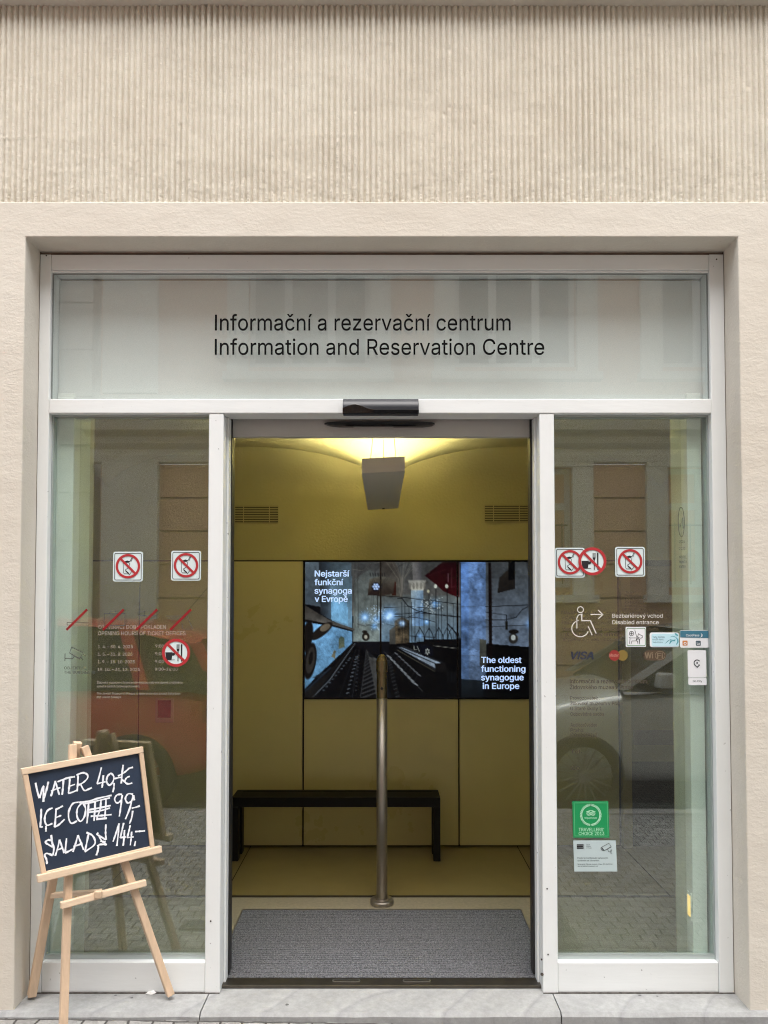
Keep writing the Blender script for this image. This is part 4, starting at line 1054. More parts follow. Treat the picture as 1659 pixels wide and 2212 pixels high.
# wheelchair access marking
c = Z8(500, 850); s = Sheet(c[0], c[1], YST)
wc = thing('access_marking', (s.cx, YG, s.cz), 'white line drawing of a wheelchair user with arrow and entrance wording', 'window lettering')
mb = MB(); k8 = 500/1659*K
cc = Z8(303, 744); s.ring(mb, s.circ(cc[0], cc[1], 28*k8), s.circ(cc[0], cc[1], 21*k8), .0004)
cw = Z8(300, 900)
arc = [(300+70*math.cos(R(a)), 900+68*math.sin(R(a))) for a in range(20, 262, 8)]
for ln in ([(272, 900), (272, 815), (285, 788), (312, 780), (314, 835), (385, 835), (432, 942)], arc, [(365, 880), (398, 955)]): s.line(mb, [Z8(*q) for q in ln], 8*k8, .0004)
mb.build('wheelchair', M_wlet, wc)
mb = MB()
for ln in ([(386, 783), (484, 783)], [(450, 748), (488, 784), (450, 820)]): s.line(mb, [Z8(*q) for q in ln], 8*k8, .0004)
mb.build('arrow', M_wlet, wc)
lines(wc, 'text_line', M_wlet, s, Z8, 500/1659, [('Bezbariérový vchod', 567, 810, 418, 32), ('Disabled entrance', 567, 864, 385, 32)], weight=.006)

# card and network marks
c = Z5(300, 550); s = Sheet(c[0], c[1], YST); s5 = 420/1659
t = thing('card_mark', (s.cx, YG, s.cz), 'dark blue slanted payment card lettering on the right side window', 'window lettering')
lines(t, 'lettering', mat('card_blue', (.018, .025, .045), .6), s, Z5, s5, [('VISA', 186, 585, 226, 74)], weight=.03, shear=.22)
c = Z5(655, 548); s = Sheet(c[0], c[1], YST)
t = thing('card_mark', (s.cx, YG, s.cz), 'red and yellow overlapping discs of a payment card mark on the right window', 'window lettering')
a = Z5(615, 547); b = Z5(695, 547); rr_ = 53*s5*K
mb = MB(); s.poly(mb, s.circ(b[0], b[1], rr_, 32), 0); mb.build('disc', mat('card_yellow', (.20, .14, .03), .5), t)
mb = MB(); s.poly(mb, s.circ(a[0], a[1], rr_, 32), .0008); d = mb.build('disc', mat('card_red', (.26, .025, .02), .5), t)
lines(t, 'lettering', mat('card_pink', (.5, .2, .16), .5), s, Z5, s5, [('Master', 566, 560, 92, 30)], lift=.0018, weight=.02)
c = Z5(1012, 547); s = Sheet(c[0], c[1], YST)
t = thing('wireless_mark', (s.cx, YG, s.cz), 'brown rounded wireless internet mark on the right side window', 'window lettering')
M_wf = mat('wifi_brown', (.085, .055, .03), .6); M_wf2 = mat('wifi_pale', (.20, .15, .095), .6)
a = Z5(898, 497); b = Z5(1126, 597)
s.poly(MB(), s.rr(a[0], a[1], b[0], b[1], 12), 0).build('plate', M_wf, t)
a2 = Z5(1015, 506); b2 = Z5(1118, 588)
mb = MB(); s.ring(mb, s.rr(a2[0], a2[1], b2[0], b2[1], 9), s.rr(a2[0]+1.3, a2[1]+1.3, b2[0]-1.3, b2[1]-1.3, 8), .0008); mb.build('border', M_wf2, t)
lines(t, 'lettering', M_wf2, s, Z5, s5, [('Wi', 915, 575, 84, 56), ('Fi', 1035, 575, 62, 52)], lift=.0008, weight=.03)

# brown shadow lettering (address of the centre)
c = Z5(500, 900); s = Sheet(c[0], c[1], YST+.0004)
t = thing('address_lettering', (s.cx, YG, s.cz), 'faint brown lines of address lettering below the card marks on the right window', 'window lettering')
lines(t, 'text_line', M_blet, s, Z5, s5, [('Informační a rezervační centrum', 178, 822, 760, 40), ('Židovského muzea v Praze', 178, 880, 620, 40), ('Provozovatel:', 180, 984, 270, 34), ('Židovské muzeum v Praze', 180, 1038, 520, 34), ('U Staré školy 1', 180, 1088, 310, 34), ('Odpovědná osoba', 180, 1142, 330, 34)], weight=.004)
lines(t, 'text_line', M_blet, s, Z3, 580/1659, [('Audioprůvodce', 245, 48, 190, 26), ('Praha', 245, 85, 90, 26), ('IČO 60459263', 245, 122, 190, 26), ('Tel.', 245, 235, 80, 24), ('IČO', 245, 355, 62, 26)], weight=.0)
t = thing('visitor_notice_lettering', (s.cx, YG, s.cz+.4), 'faint brown visitor notice lines behind the wheelchair drawing on the right window', 'window lettering')
s = Sheet(1350, 1340, YST+.0006)
lines(t, 'text_line', mat('faint_brown', (.085, .062, .033), .7), s, Z5, s5, [('Návštěvník je povinen na výzvu se podrobit', 95, 140, 1035, 32), ('vstupní bezpečnostní prohlídce osobních věcí', 95, 188, 1095, 32), ('Pokud tak neučiní, nebude vpuštěn', 95, 238, 520, 34), ('Visitors are required to undergo a security check', 100, 304, 950, 32), ('at the entrance', 100, 354, 600, 32), ('Anyone who refuses will be denied', 105, 404, 610, 32)], weight=.004)
t = thing('office_notice_lettering', (1.05, YG, 1.55), 'small faint brown column of office names above the disabled entrance wording', 'window lettering')
lines(t, 'text_line', mat('faint_brown', (1, 1, 1)), s, Z8, 500/1659, [('Ticket', 676, 608, 88, 18), ('Ticket Office', 676, 636, 130, 18), ('Pokladna', 676, 664, 175, 18), ('Oficina', 676, 692, 152, 18), ('Biglietteria', 676, 720, 170, 18), ('Büro', 676, 749, 170, 18)], weight=.004)
# pin on the glass over the lining (upper right) : oval emblem and word
t = thing('oval_emblem_lettering', (1.2, YG, 1.75), 'dark oval emblem with small text lines near the edge of the right window', 'window lettering')
ce = Z8(1142, 40); s = Sheet(ce[0], ce[1], YST)
mb = MB(); s.ring(mb, s.circ(ce[0]-1, ce[1]-6, 7.5, 32, 33), s.circ(ce[0]-1, ce[1]-6, 5.8, 32, 31), .0004); s.line(mb, [(ce[0]-4, ce[1]+6), (ce[0]+2, ce[1]-16), (ce[0]+3, ce[1]+8)], 1.6, .0004)
mb.build('emblem', M_glet, t)
lines(t, 'text_line', M_glet, s, Z8, 500/1659, [('2024', 1122, 190, 44, 24), ('2025', 1120, 248, 50, 24), ('HOTEL', 1120, 318, 60, 22), ('MONTH', 1120, 358, 60, 22), ('ENTRY', 1120, 398, 52, 22)], weight=.01)

# guide dog sticker
sA = 250/1659; kA = sA*K
c = ZA(328, 214); s = Sheet(c[0], c[1], YST)
t = thing('guide_dog_sticker', (s.cx, YG, s.cz), 'white square sticker with green border showing a guide dog in harness', 'sticker')
a = ZA(160, 48); b = ZA(496, 380); s.poly(MB(), s.rr(a[0], a[1], b[0], b[1], 2), 0).build('plate', M_paper, t)
a = ZA(176, 64); b = ZA(488, 362); mb = MB(); s.ring(mb, s.rr(a[0], a[1], b[0], b[1], 3), s.rr(a[0]+1.2, a[1]+1.2, b[0]-1.2, b[1]-1.2, 2.4), .0008); mb.build('border', mat('border_green', (.12, .30, .14), .5), t)
mb = MB(); q = ZA(257, 157); s.ring(mb, s.circ(q[0], q[1], 40*kA), s.circ(q[0], q[1], 33*kA), .0008)
for ln in ([(235, 157), (280, 157)], [(257, 135), (257, 180)], [(222, 330), (232, 240), (215, 222), (240, 230), (335, 230)], [(248, 330), (262, 280), (325, 280), (352, 250), (385, 250), (388, 335)], [(325, 280), (355, 282), (362, 330)], [(312, 98), (345, 225)], [(345, 225), (330, 280)], [(355, 215), (375, 155), (392, 175), (438, 195), (436, 222), (410, 236), (385, 228), (355, 215)], [(345, 230), (385, 250)]):
    s.line(mb, [ZA(*p) for p in ln], 7*kA, .0008)
mb.build('pictogram', M_dark, t)
# pale blue card
c = ZA(800, 262); s = Sheet(c[0], c[1], YST)
t = thing('loop_sticker', (s.cx, YG, s.cz), 'pale blue rounded card sticker with teal swirl and three text lines', 'sticker')
a = ZA(560, 140); b = ZA(1046, 384); s.poly(MB(), s.rr(a[0], a[1], b[0], b[1], 5), 0).build('plate', M_paper, t)
a = ZA(590, 160); b = ZA(1040, 372); mb = MB(); s.poly(mb, s.rr(a[0], a[1], b[0], b[1], 4), .0008); mb.build('field', mat('card_pale_blue', (.52, .76, .85), .4), t)
mb = MB()
s.poly(mb, [ZA(*p) for p in ((810, 330), (850, 280), (910, 258), (960, 270), (905, 250), (830, 300))], .0016)
for pl in ([(890, 215), (940, 205), (990, 225), (1010, 260), (1012, 300), (990, 340), (1000, 345), (1036, 300), (1030, 250), (990, 215), (940, 195)], [(970, 150), (1000, 155), (1030, 185), (1020, 200), (985, 180)], [(895, 275), (985, 255), (975, 285), (930, 280), (890, 330), (880, 330)]):
    s.poly(mb, [ZA(*p) for p in pl], .0016)
mb.build('swirl', mat('card_teal', (.09, .36, .42), .4), t)
lines(t, 'text_line', mat('card_text', (.06, .16, .22), .5), s, ZA, sA, [('Tady můžete', 605, 232, 200, 32), ('využít slevu.', 602, 270, 190, 32), ('Vaše tržnice', 606, 314, 165, 26)], lift=.0016, weight=.006)
# blue and white pass sticker
c = ZA(1298, 250); s = Sheet(c[0], c[1], YST-.0030)
t = thing('pass_sticker', (s.cx, YG, s.cz), 'blue topped white sticker with white wordmark and two small square icons', 'sticker')
a = ZA(1060, 106); b = ZA(1538, 392); s.poly(MB(), s.rr(a[0], a[1], b[0], b[1], 3), 0).build('plate', M_paper, t)
mb = MB(); s.poly(mb, [ZA(*p) for p in ((1064, 112), (1534, 112), (1534, 232), (1064, 222))], .0008); mb.build('blue_field', mat('pass_blue', (.045, .17, .25), .4), t)
mb = MB(); words(mb, s, ZA, sA, [('CoolPass', 1158, 205, 222, 38)], lift=.0016, weight=.006)
s.poly(mb, [ZA(*p) for p in ((1405, 150), (1432, 175), (1430, 205), (1390, 226), (1414, 200), (1418, 176))], .0016); mb.build('wordmark', M_paper, t)
q = ZA(1143, 316); r_ = 41*kA; mb = MB(); s.poly(mb, s.rr(q[0]-r_, q[1]-r_, q[0]+r_, q[1]+r_, 1.5), .0008); mb.build('icon', mat('icon_orange', (.60, .24, .07), .4), t)
q = ZA(1362, 318); mb = MB(); s.poly(mb, s.rr(q[0]-r_, q[1]-r_, q[0]+r_, q[1]+r_, 1.5), .0008); mb.build('icon', mat('icon_slate', (.07, .11, .14), .4), t)
mb = MB(); q = ZA(1143, 322); s.ring(mb, s.circ(q[0], q[1], 24*kA, 20), s.circ(q[0], q[1], 14*kA, 20), .0016); q = ZA(1362, 318)
s.line(mb, [ZA(*p) for p in ((1340, 300), (1342, 340), (1385, 340), (1385, 318), (1355, 318))], 6*kA, .0016); mb.build('icon_mark', M_paper, t)
# map pin sticker
c = ZA(1345, 720); s = Sheet(c[0], c[1], YST)
t = thing('map_pin_sticker', (s.cx, YG, s.cz), 'tall white sticker with a dark map pin outline and small wordmark below', 'sticker')
a = ZA(1190, 433); b = ZA(1498, 887); s.poly(MB(), s.rr(a[0], a[1], b[0], b[1], 2.5), 0).build('plate', M_paper, t)
a = ZA(1196, 893); b = ZA(1500, 1014); s.poly(MB(), s.rr(a[0], a[1], b[0], b[1], 2.5), 0).build('plate', M_paper, t)
mb = MB(); s.line(mb, [ZA(*p) for p in [(1345+50*math.cos(R(a_)), 646+50*math.sin(R(a_))) for a_ in range(-35, -235, -12)]+[(1345, 718), (1388, 676), (1368, 672)]], 15*kA, .0008)
q = ZA(1345, 646); s.poly(mb, s.circ(q[0], q[1], 14*kA, 16), .0008); mb.build('pin', mat('pin_slate', (.035, .05, .065), .5), t)
lines(t, 'wordmark', mat('pin_slate', (1, 1, 1)), s, ZA, sA, [('Go City', 1270, 962, 155, 32)], lift=.0008, weight=.01)
# green award
sG = 200/1659; kG = sG*K
c = ZG(640, 820); s = Sheet(c[0], c[1], YST)
t = thing('award_sticker', (s.cx, YG, s.cz), 'bright green square award sticker with pale laurel wreath', 'sticker')
s.poly(MB(), [ZG(*p) for p in ((256, 440), (1005, 440), (1022, 1196), (272, 1196))], 0).build('plate', M_grn, t)
mb = MB(); s.ring(mb, [ZG(*p) for p in ((288, 468), (985, 468), (998, 1166), (300, 1166))], [ZG(*p) for p in ((300, 480), (974, 480), (986, 1154), (312, 1154))], .0008)
mb.build('border', mat('award_line', (.10, .45, .20), .5), t)
mb = MB()
for sg in (-1, 1):
    for k in range(22):
        a_ = R(-88+172*k/21+4); x = 637+sg*198*math.cos(a_); y = 724+205*math.sin(a_)
        for ph in (.55, -.55):
            d = a_-math.pi/2+ph; L = 46; dx, dy = sg*math.cos(d)*L, math.sin(d)*L; nx_2, ny_2 = -dy*.22, dx*.22
            s.poly(mb, [ZG(x, y), ZG(x+dx*.5+nx_2, y+dy*.5+ny_2), ZG(x+dx, y+dy), ZG(x+dx*.5-nx_2, y+dy*.5-ny_2)], .0008)
mb.build('wreath', M_pale, t)
mb = MB()
for x in (596, 686):
    q = ZG(x, 692); s.ring(mb, s.circ(q[0], q[1], 46*kG, 24), s.circ(q[0], q[1], 34*kG, 24), .0008); s.ring(mb, s.circ(q[0], q[1], 24*kG, 20), s.circ(q[0], q[1], 12*kG, 20), .0008)
s.line(mb, [ZG(*p) for p in ((548, 652), (575, 652), (610, 634), (642, 630), (676, 634), (708, 652), (735, 652))], 12*kG, .0008)
s.poly(mb, [ZG(*p) for p in ((626, 715), (656, 715), (641, 738))], .0008)
mb.build('owl_mark', M_pale, t)
lines(t, 'lettering', M_pale, s, ZG, sG, [('tripadvisor', 508, 805, 262, 42)], lift=.0008, weight=.006); lines(t, 'lettering', M_pale, s, ZG, sG, [('TRAVELLERS’', 384, 1060, 528, 68), ('CHOICE 2013', 384, 1142, 530, 68)], lift=.0008, weight=.01)
# camera notice card
c = ZG(735, 1575); s = Sheet(c[0], c[1], YST)
t = thing('camera_notice_sticker', (s.cx, YG, s.cz), 'pale blue grey card with camera drawing and printed lines below the green sticker', 'sticker')
s.poly(MB(), [ZG(*p) for p in ((275, 1252), (1160, 1252), (1184, 1896), (294, 1896))], 0).build('plate', mat('notice_pale', (.46, .56, .57), .5), t)
mb = MB()
for y in (1344, 1378, 1412): s.poly(mb, [ZG(*p) for p in ((350, y-14), (500, y-12), (470, y), (500, y+10), (350, y+12))], .0008)
mb.build('emblem', M_dark, t)
mb = MB()
for ln in ([(852, 1398), (1018, 1308), (1062, 1384), (925, 1458), (905, 1462), (852, 1398)], [(852, 1398), (848, 1425), (880, 1466), (905, 1450), (872, 1400)], [(982, 1432), (1010, 1486), (1055, 1490)], [(1082, 1446), (1058, 1448), (1056, 1528), (1084, 1530)]): s.line(mb, [ZG(*p) for p in ln], 8*kG, .0008)
mb.build('pictogram', M_dark, t)
lines(t, 'text_line', mat('notice_text', (.04, .055, .06), .6), s, ZG, sG, [('Židovské', 545, 1352, 80, 22), ('muzeum', 545, 1386, 92, 22), ('v Praze', 545, 1418, 110, 22), ('Prostor je monitorován kamerovým', 360, 1632, 632, 34), ('systémem se záznamem.', 362, 1684, 456, 34), ('Správcem je Židovské muzeum v Praze, IČO 60459263', 362, 1758, 720, 28), ('www.jewishmuseum.cz', 362, 1798, 420, 28)], lift=.0008, weight=.006)

# ================================================================ EASEL AND CHALKBOARD
FL = G(138, 2245, GL); FR = G(371, 2160, .004); FRr = G(68, 2152, .004)
FL = Vector((FL.x, FL.y, GL))
AP = W(168, 1601, -.115)
nrm = (FR-FL).cross(AP-FL).normalized()
if nrm.y > 0: nrm = -nrm                      # out of the board, towards the street
def onp(px, py, off=0.0):                      # point on the easel's front plane pushed off along its normal
    d = ray(px, py); o_ = Vector((0, CY, CZ)); P0 = FL+nrm*off
    return o_+d*((P0-o_).dot(nrm)/d.dot(nrm))
ea = thing('easel', ((FL.x+FR.x)/2, (FL.y+FR.y)/2, 0), 'light wooden three legged easel standing on the doorstep by the left jamb', 'easel')
def leg(a, b, wd, m=M_wood, off=0.0, nm='leg', par=None, wn=None):
    a, b = Vector(a), Vector(b); ax = (b-a).normalized(); s_ = ax.cross(nrm if wn is None else wn).normalized(); h = s_.cross(ax).normalized()
    return MB().beam(a, b, s_*wd*.5, h*wd*.5).build(nm, m, par or ea, bevel=.003)
TLl = onp(157, 1608, -.014); TLr = onp(182, 1612, -.014)
leg(FL+nrm*-.014+Vector((0, 0, .012)), TLl, .027); leg(FR+nrm*-.014+Vector((0, 0, .014)), TLr, .027)
AR = onp(168, 1603, -.040); leg(FRr+Vector((.006, -.012, .008)), AR, .030)
def zb(x, y, off=0.0): return onp(*Z1(x, y), off)
# lower crossbar, ledge, stay
leg(zb(440, 1350, .014), zb(1060, 1182, .014), .024, M_woodh, nm='crossbar')
leg(zb(270, 1156, .022), zb(1172, 938, .022), .026, M_woodh, nm='ledge')
d_ = Vector((0, 0, 1))
lg = AR-(FRr); pst = FRr+lg*.40
leg(zb(735, 1252, .002), pst+Vector((0, -.005, .0)), .020, M_woodh, nm='stay')
pk = zb(715, 1268, .030); MB().beam(pk-Vector((.012, .0, 0)), pk+Vector((.012, 0, 0)), Vector((0, .010, 0)), Vector((0, 0, .012))).build('stay_catch', M_wood, ea, bevel=.002)
MB().tube([zb(553, 1285, -.0), zb(552, 1330, .0)], .005, 8).build('knob', mat('brass', (.6, .42, .12), .3, metal=1), ea)
# the board leans on the legs, standing on the ledge
b00, b10, b11, b01 = zb(300, 1143), zb(1116, 944), zb(1028, 192), zb(150, 352)
cb = thing('chalkboard', tuple((b00+b10)/2), 'framed dark blue chalkboard with handwritten drink and salad prices on the easel', 'chalkboard')
def bpt(u, v, off=0.0): return (b00*(1-u)+b10*u)*(1-v)+(b01*(1-u)+b11*u)*v+nrm*off
def board(u0, u1, v0, v1, o0, o1):
    return MB().quadbox([bpt(u0, v0, o0), bpt(u1, v0, o0), bpt(u0, v0, o1), bpt(u1, v0, o1), bpt(u0, v1, o0), bpt(u1, v1, o0), bpt(u0, v1, o1), bpt(u1, v1, o1)])
board(.03, .97, .03, .97, .006, .012).build('slate', M_slate, cb)
fu, fv = .040, .060
board(0, fu, .0, 1-fv, .001, .022).build('frame_bar', M_wood, cb, bevel=.002); board(1-fu, 1, .0, 1-fv, .001, .022).build('frame_bar', M_wood, cb, bevel=.002)
board(-.004, 1.0, 1-fv+.001, 1.0, .0005, .0235).build('frame_bar', M_woodh, cb, bevel=.002); board(fu+.001, 1-fu-.001, 0, fv*.8, .0015, .0215).build('frame_bar', M_woodh, cb, bevel=.002)
Bu = (b10-b00).normalized(); Bv = nrm.cross(Bu); Bv = Bv if Bv.z > 0 else -Bv
cnt_ = [0]
def chalk(mb, pts, wd=14.0):
    cnt_[0] += 1
    P = [zb(x, y, .0128+.00002*(cnt_[0] % 40)) for x, y in pts]
    # soften the polyline
    Q = []
    for i in range(len(P)-1):
        a, b = P[i], P[i+1]
        for k in range(4):
            t = k/4; p0 = P[i-1] if i > 0 else a; p3 = P[i+2] if i+2 < len(P) else b
            Q.append(.5*((2*a)+(b-p0)*t+(2*p0-5*a+4*b-p3)*t*t+(3*a-p0-3*b+p3)*t**3) if len(P) > 2 else a.lerp(b, t))
    Q.append(P[-1]); n = len(Q); vs = []; mpp = wd*.00063
    for i, q in enumerate(Q):
        t = (Q[min(i+1, n-1)]-Q[max(i-1, 0)]).normalized(); s_ = t.cross(nrm).normalized(); hw_ = mpp*.5*random.uniform(.65, 1.2)
        vs += [q+s_*hw_, q-s_*hw_]
    mb.add(vs, [(2*i, 2*i+2, 2*i+3, 2*i+1) for i in range(n-1)])
L1 = [[(258, 456), (272, 520), (288, 568)], [(288, 568), (312, 490), (318, 480)], [(318, 480), (316, 595)], [(318, 575), (338, 510), (352, 448)],
      [(370, 555), (388, 500), (402, 443)], [(402, 443), (418, 500), (432, 545)], [(372, 520), (400, 505), (440, 492)],
      [(462, 432), (458, 490), (452, 545)], [(418, 450), (480, 425), (545, 412)], [(508, 425), (504, 480), (498, 532)], [(506, 482), (545, 468)], [(496, 534), (530, 524), (556, 512)],
      [(568, 402), (566, 460), (560, 520)], [(556, 402), (600, 384), (634, 396), (636, 424), (605, 455), (572, 472)], [(586, 466), (612, 512), (640, 505), (668, 492)],
      [(738, 344), (722, 410), (706, 465)], [(706, 465), (740, 455), (768, 448)], [(752, 402), (748, 450), (742, 492)],
      [(808, 386), (782, 410), (776, 450), (796, 474), (820, 452), (828, 412), (808, 386)], [(830, 458), (828, 495), (820, 526)], [(826, 428), (880, 416)],
      [(896, 326), (888, 390), (882, 462)], [(858, 408), (900, 385), (940, 352)], [(884, 430), (910, 452)], [(944, 410), (922, 420), (908, 448), (930, 465), (962, 458)], [(930, 354), (968, 344)]]
L2 = [[(300, 645), (298, 710), (292, 782)], [(294, 780), (312, 776)], [(335, 770), (334, 812)], [(382, 640), (345, 660), (325, 715), (340, 765), (382, 752)],
      [(408, 648), (404, 710), (398, 778)], [(404, 652), (430, 640), (458, 624)], [(402, 712), (446, 694)], [(396, 780), (430, 760), (470, 722)],
      [(572, 598), (530, 608), (502, 660), (500, 715), (520, 752), (560, 734)], [(600, 600), (565, 640), (560, 700), (585, 738), (615, 700), (622, 640), (600, 600)],
      [(645, 600), (640, 670), (632, 752)], [(692, 590), (690, 650), (684, 735)], [(735, 580), (728, 650), (705, 712)], [(772, 566), (768, 640), (762, 716)],
      [(575, 600), (640, 592), (720, 568), (812, 548)], [(610, 612), (700, 590), (800, 566)], [(640, 655), (720, 640), (806, 622)], [(640, 672), (730, 660), (800, 640)], [(660, 700), (740, 695), (812, 688)], [(700, 722), (778, 714)],
      [(888, 540), (852, 545), (834, 575), (850, 604), (880, 585), (890, 545)], [(888, 545), (880, 620), (868, 702)], [(968, 540), (932, 538), (912, 572), (930, 604), (960, 585), (975, 548)], [(968, 545), (945, 640), (912, 722)], [(972, 560), (978, 585)],
      [(966, 660), (958, 710), (942, 754)], [(958, 642), (990, 634), (1018, 624)]]
L3 = [[(376, 880), (392, 930), (384, 985)], [(372, 836), (378, 880), (384, 925)], [(384, 925), (350, 905), (330, 890), (352, 872), (378, 880)], [(384, 985), (340, 970), (325, 985), (338, 1015), (342, 1048)],
      [(402, 988), (420, 930), (434, 870)], [(434, 870), (450, 920), (468, 968)], [(412, 948), (460, 928)], [(484, 860), (478, 920), (472, 968)], [(472, 968), (500, 955), (530, 938)],
      [(530, 960), (550, 900), (566, 838)], [(566, 838), (588, 890), (608, 945)], [(534, 922), (600, 898)], [(646, 818), (634, 880), (618, 955)], [(628, 818), (670, 838), (692, 880), (680, 915), (616, 958)],
      [(770, 758), (768, 820), (772, 872)], [(772, 872), (735, 850), (706, 832), (716, 820)], [(716, 835), (740, 880), (776, 908)], [(776, 908), (730, 905), (706, 918)], [(730, 880), (768, 890)], [(716, 915), (712, 950), (700, 985)],
      [(866, 752), (845, 820), (822, 885)], [(866, 752), (860, 830), (850, 916)], [(900, 748), (888, 800), (876, 856)], [(876, 856), (916, 850)], [(906, 800), (902, 860), (896, 915)], [(948, 765), (936, 815), (926, 856)], [(926, 856), (972, 850)], [(958, 812), (954, 860), (948, 912)], [(986, 880), (978, 918)], [(982, 812), (1015, 810), (1055, 806)]]
for ln in (L1, L2, L3):
    mb = MB()
    for st_ in ln: chalk(mb, st_, 10.5)
    mb.build('chalk_line', M_chalk, cb)

# ================================================================ ACROSS THE STREET (seen in the glass)
YO = -7.0; YV2 = 2*YG-YO            # its mirror depth, for measuring in the panes
def OXp(px): return WX(px, YV2)
def OZp(py): return W(830, py, YV2).z
M_peach = mat('peach_stucco', (.68, .44, .29), .9, var=.06, vscale=1.5, bump=.2, bscale=40)
M_cream = mat('cream_stucco', (.74, .70, .61), .9, var=.05, vscale=2, bump=.15, bscale=40)
M_wfr = mat('window_white', (.66, .66, .62), .5)
M_pane = mat('dark_pane', (.035, .040, .042), .08, spec=.6)
M_pane2 = mat('curtained_pane', (.22, .22, .20), .3)
ob_ = thing('building_opposite', (0, YO-.3, 0), 'peach stucco house across the street with cream pilasters and white windows', 'building')
per = OXp(1115)-OXp(667); wc0 = OXp(667); wins = [wc0+per*k for k in range(-0, 5)]
xL = OXp(214); xR = 14.0; hwn = (OXp(799)-OXp(535))/2; trim = (OXp(844)-OXp(799))
zC0, zC1 = OZp(1000), OZp(902); zU0 = OZp(795); zU1 = zU0+2.05; HT = 9.6
gw0, gw1 = OZp(1285), OZp(1010); ghw = hwn*.92
wl = MB()
xsplit = [xL]+[c+s_*hwn for c in wins for s_ in (-1, 1)]+[xR]
for i in range(0, len(xsplit), 2): wl.box(xsplit[i], xsplit[i+1], YO-.5, YO, zC1, HT)
for c in wins:
    wl.box(c-hwn, c+hwn, YO-.5, YO, zC1, zU0); wl.box(c-hwn, c+hwn, YO-.5, YO, zU1, zU1+1.25); wl.box(c-hwn, c+hwn, YO-.5, YO, zU1+1.25+1.9, HT)
wl.build('upper_wall', M_peach, ob_)
gl_ = MB(); gl_.box(xL, xR, YO-.5, YO-.12, -.3, zC0)
xs2 = [xL]+[c+s_*ghw for c in wins for s_ in (-1, 1)]+[xR]
ch = .44; z = -.2
while z < zC0-.02:
    z1 = min(z+ch-.02, zC0)
    for i in range(0, len(xs2), 2): gl_.box(xs2[i], xs2[i+1], YO-.12, YO, z, z1)
    for c in wins:
        if z1 <= gw0+.05 or z >= gw1-.05: gl_.box(c-ghw, c+ghw, YO-.12, YO, z, z1)
    z += ch
gl_.build('rusticated_wall', M_peach, ob_)
pl_ = MB(); pl_.box(OXp(222), OXp(342), YO-.05, YO+.10, -.2, zC0-.001); pl_.box(OXp(222), OXp(339), YO-.05, YO+.08, zC1+.30, HT)
pl_.build('pilaster', M_cream, ob_)
MB().prism_x([(YO-.1, zC0), (YO+.10, zC0), (YO+.12, zC0+.08), (YO+.10, zC0+.16), (YO+.2, zC0+.22), (YO+.24, zC0+.30), (YO+.38, zC0+.36), (YO+.42, zC1-.08), (YO+.36, zC1-.02), (YO+.05, zC1+.05), (YO-.1, zC1+.05)], xL-.1, xR).build('cornice', M_cream, ob_)
MB().box(xL, xR, YO, YO+.05, zC1+.06, zC1+.28).build('string_course', M_cream, ob_)
def window(c, z0, z1, hw_, pane, sill=True):
    f = MB()
    yb = YO-.16
    for a, b in ((c-hw_, c-hw_+.07), (c+hw_-.07, c+hw_), (c-hw_*.36-.05, c-hw_*.36+.05), (c+hw_*.36-.05, c+hw_*.36+.05)): f.box(a, b, yb, yb+.07, z0, z1)
    zt_ = z0+(z1-z0)*.68
    for a, b in ((z0, z0+.08), (z1-.07, z1), (zt_-.045, zt_+.045)): f.box(c-hw_+.071, c+hw_-.071, yb+.002, yb+.068, a, b)
    o = f.build('window', M_wfr, ob_)
    MB().box(c-hw_+.02, c+hw_-.02, yb+.02, yb+.035, z0+.02, z1-.02).build('pane', pane, o)
    tr = MB(); tr.box(c-hw_-trim, c-hw_-.001, YO+.001, YO+.07, z0-.1, z1+.001); tr.box(c+hw_+.001, c+hw_+trim, YO+.001, YO+.07, z0-.1, z1+.001); tr.box(c-hw_-trim, c+hw_+trim, YO+.001, YO+.09, z1+.002, z1+.25)
    if sill: tr.box(c-hw_-trim-.04, c+hw_+trim+.04, YO+.001, YO+.16, z0-.2, z0-.101)
    tr.build('surround', M_cream, o)
for i, c in enumerate(wins):
    window(c, zU0, zU1, hwn, M_pane2 if i in (0, 2) else M_pane); window(c, zU1+1.25, zU1+1.25+1.9, hwn, M_pane)
    window(c, gw0+.1, gw1, ghw, M_pane)
    gr_ = MB()
    for k in range(7):
        x = c-ghw+.12+(2*ghw-.24)*k/6; gr_.tube([(x, YO-.03, gw0+.14), (x, YO-.03, gw0+.95)], .008, 6)
    gr_.tube([(c-ghw+.05, YO-.03, gw0+.92), (c+ghw-.05, YO-.03, gw0+.92)], .010, 6)
    gr_.build('window_grille', M_black, ob_)
MB().prism_x([(YO-.1, HT), (YO+.3, HT), (YO+.5, HT+.25), (YO+.5, HT+.35), (YO-.3, HT+.45)], xL-.1, xR).build('eaves', M_cream, ob_)
MB().prism_x([(YO+.45, HT+.4), (YO-3.2, HT+2.4), (YO-3.2, HT+.4)], xL-.1, xR).build('roof', mat('roof_tile', (.25, .10, .06), .8, var=.2, vscale=14), ob_)
nb = thing('building_opposite', (-9, YO-.3, 0), 'pale grey stucco neighbour of the peach house across the street', 'building')
n2 = MB(); z = -.2
n2.box(-14, xL-.12, YO-.6, YO-.06, -.3, HT-.4)
while z < HT-.6:
    n2.box(-14, xL-.115, YO-.06, YO, z, z+.60); z += .63
n2.build('wall', mat('grey_stucco', (.52, .50, .45), .9, var=.05, vscale=2), nb)
MB().prism_x([(YO-.1, HT-.4), (YO+.3, HT-.4), (YO+.4, HT-.1), (YO-.3, HT)], -14, xL-.12).build('eaves', M_cream, nb)

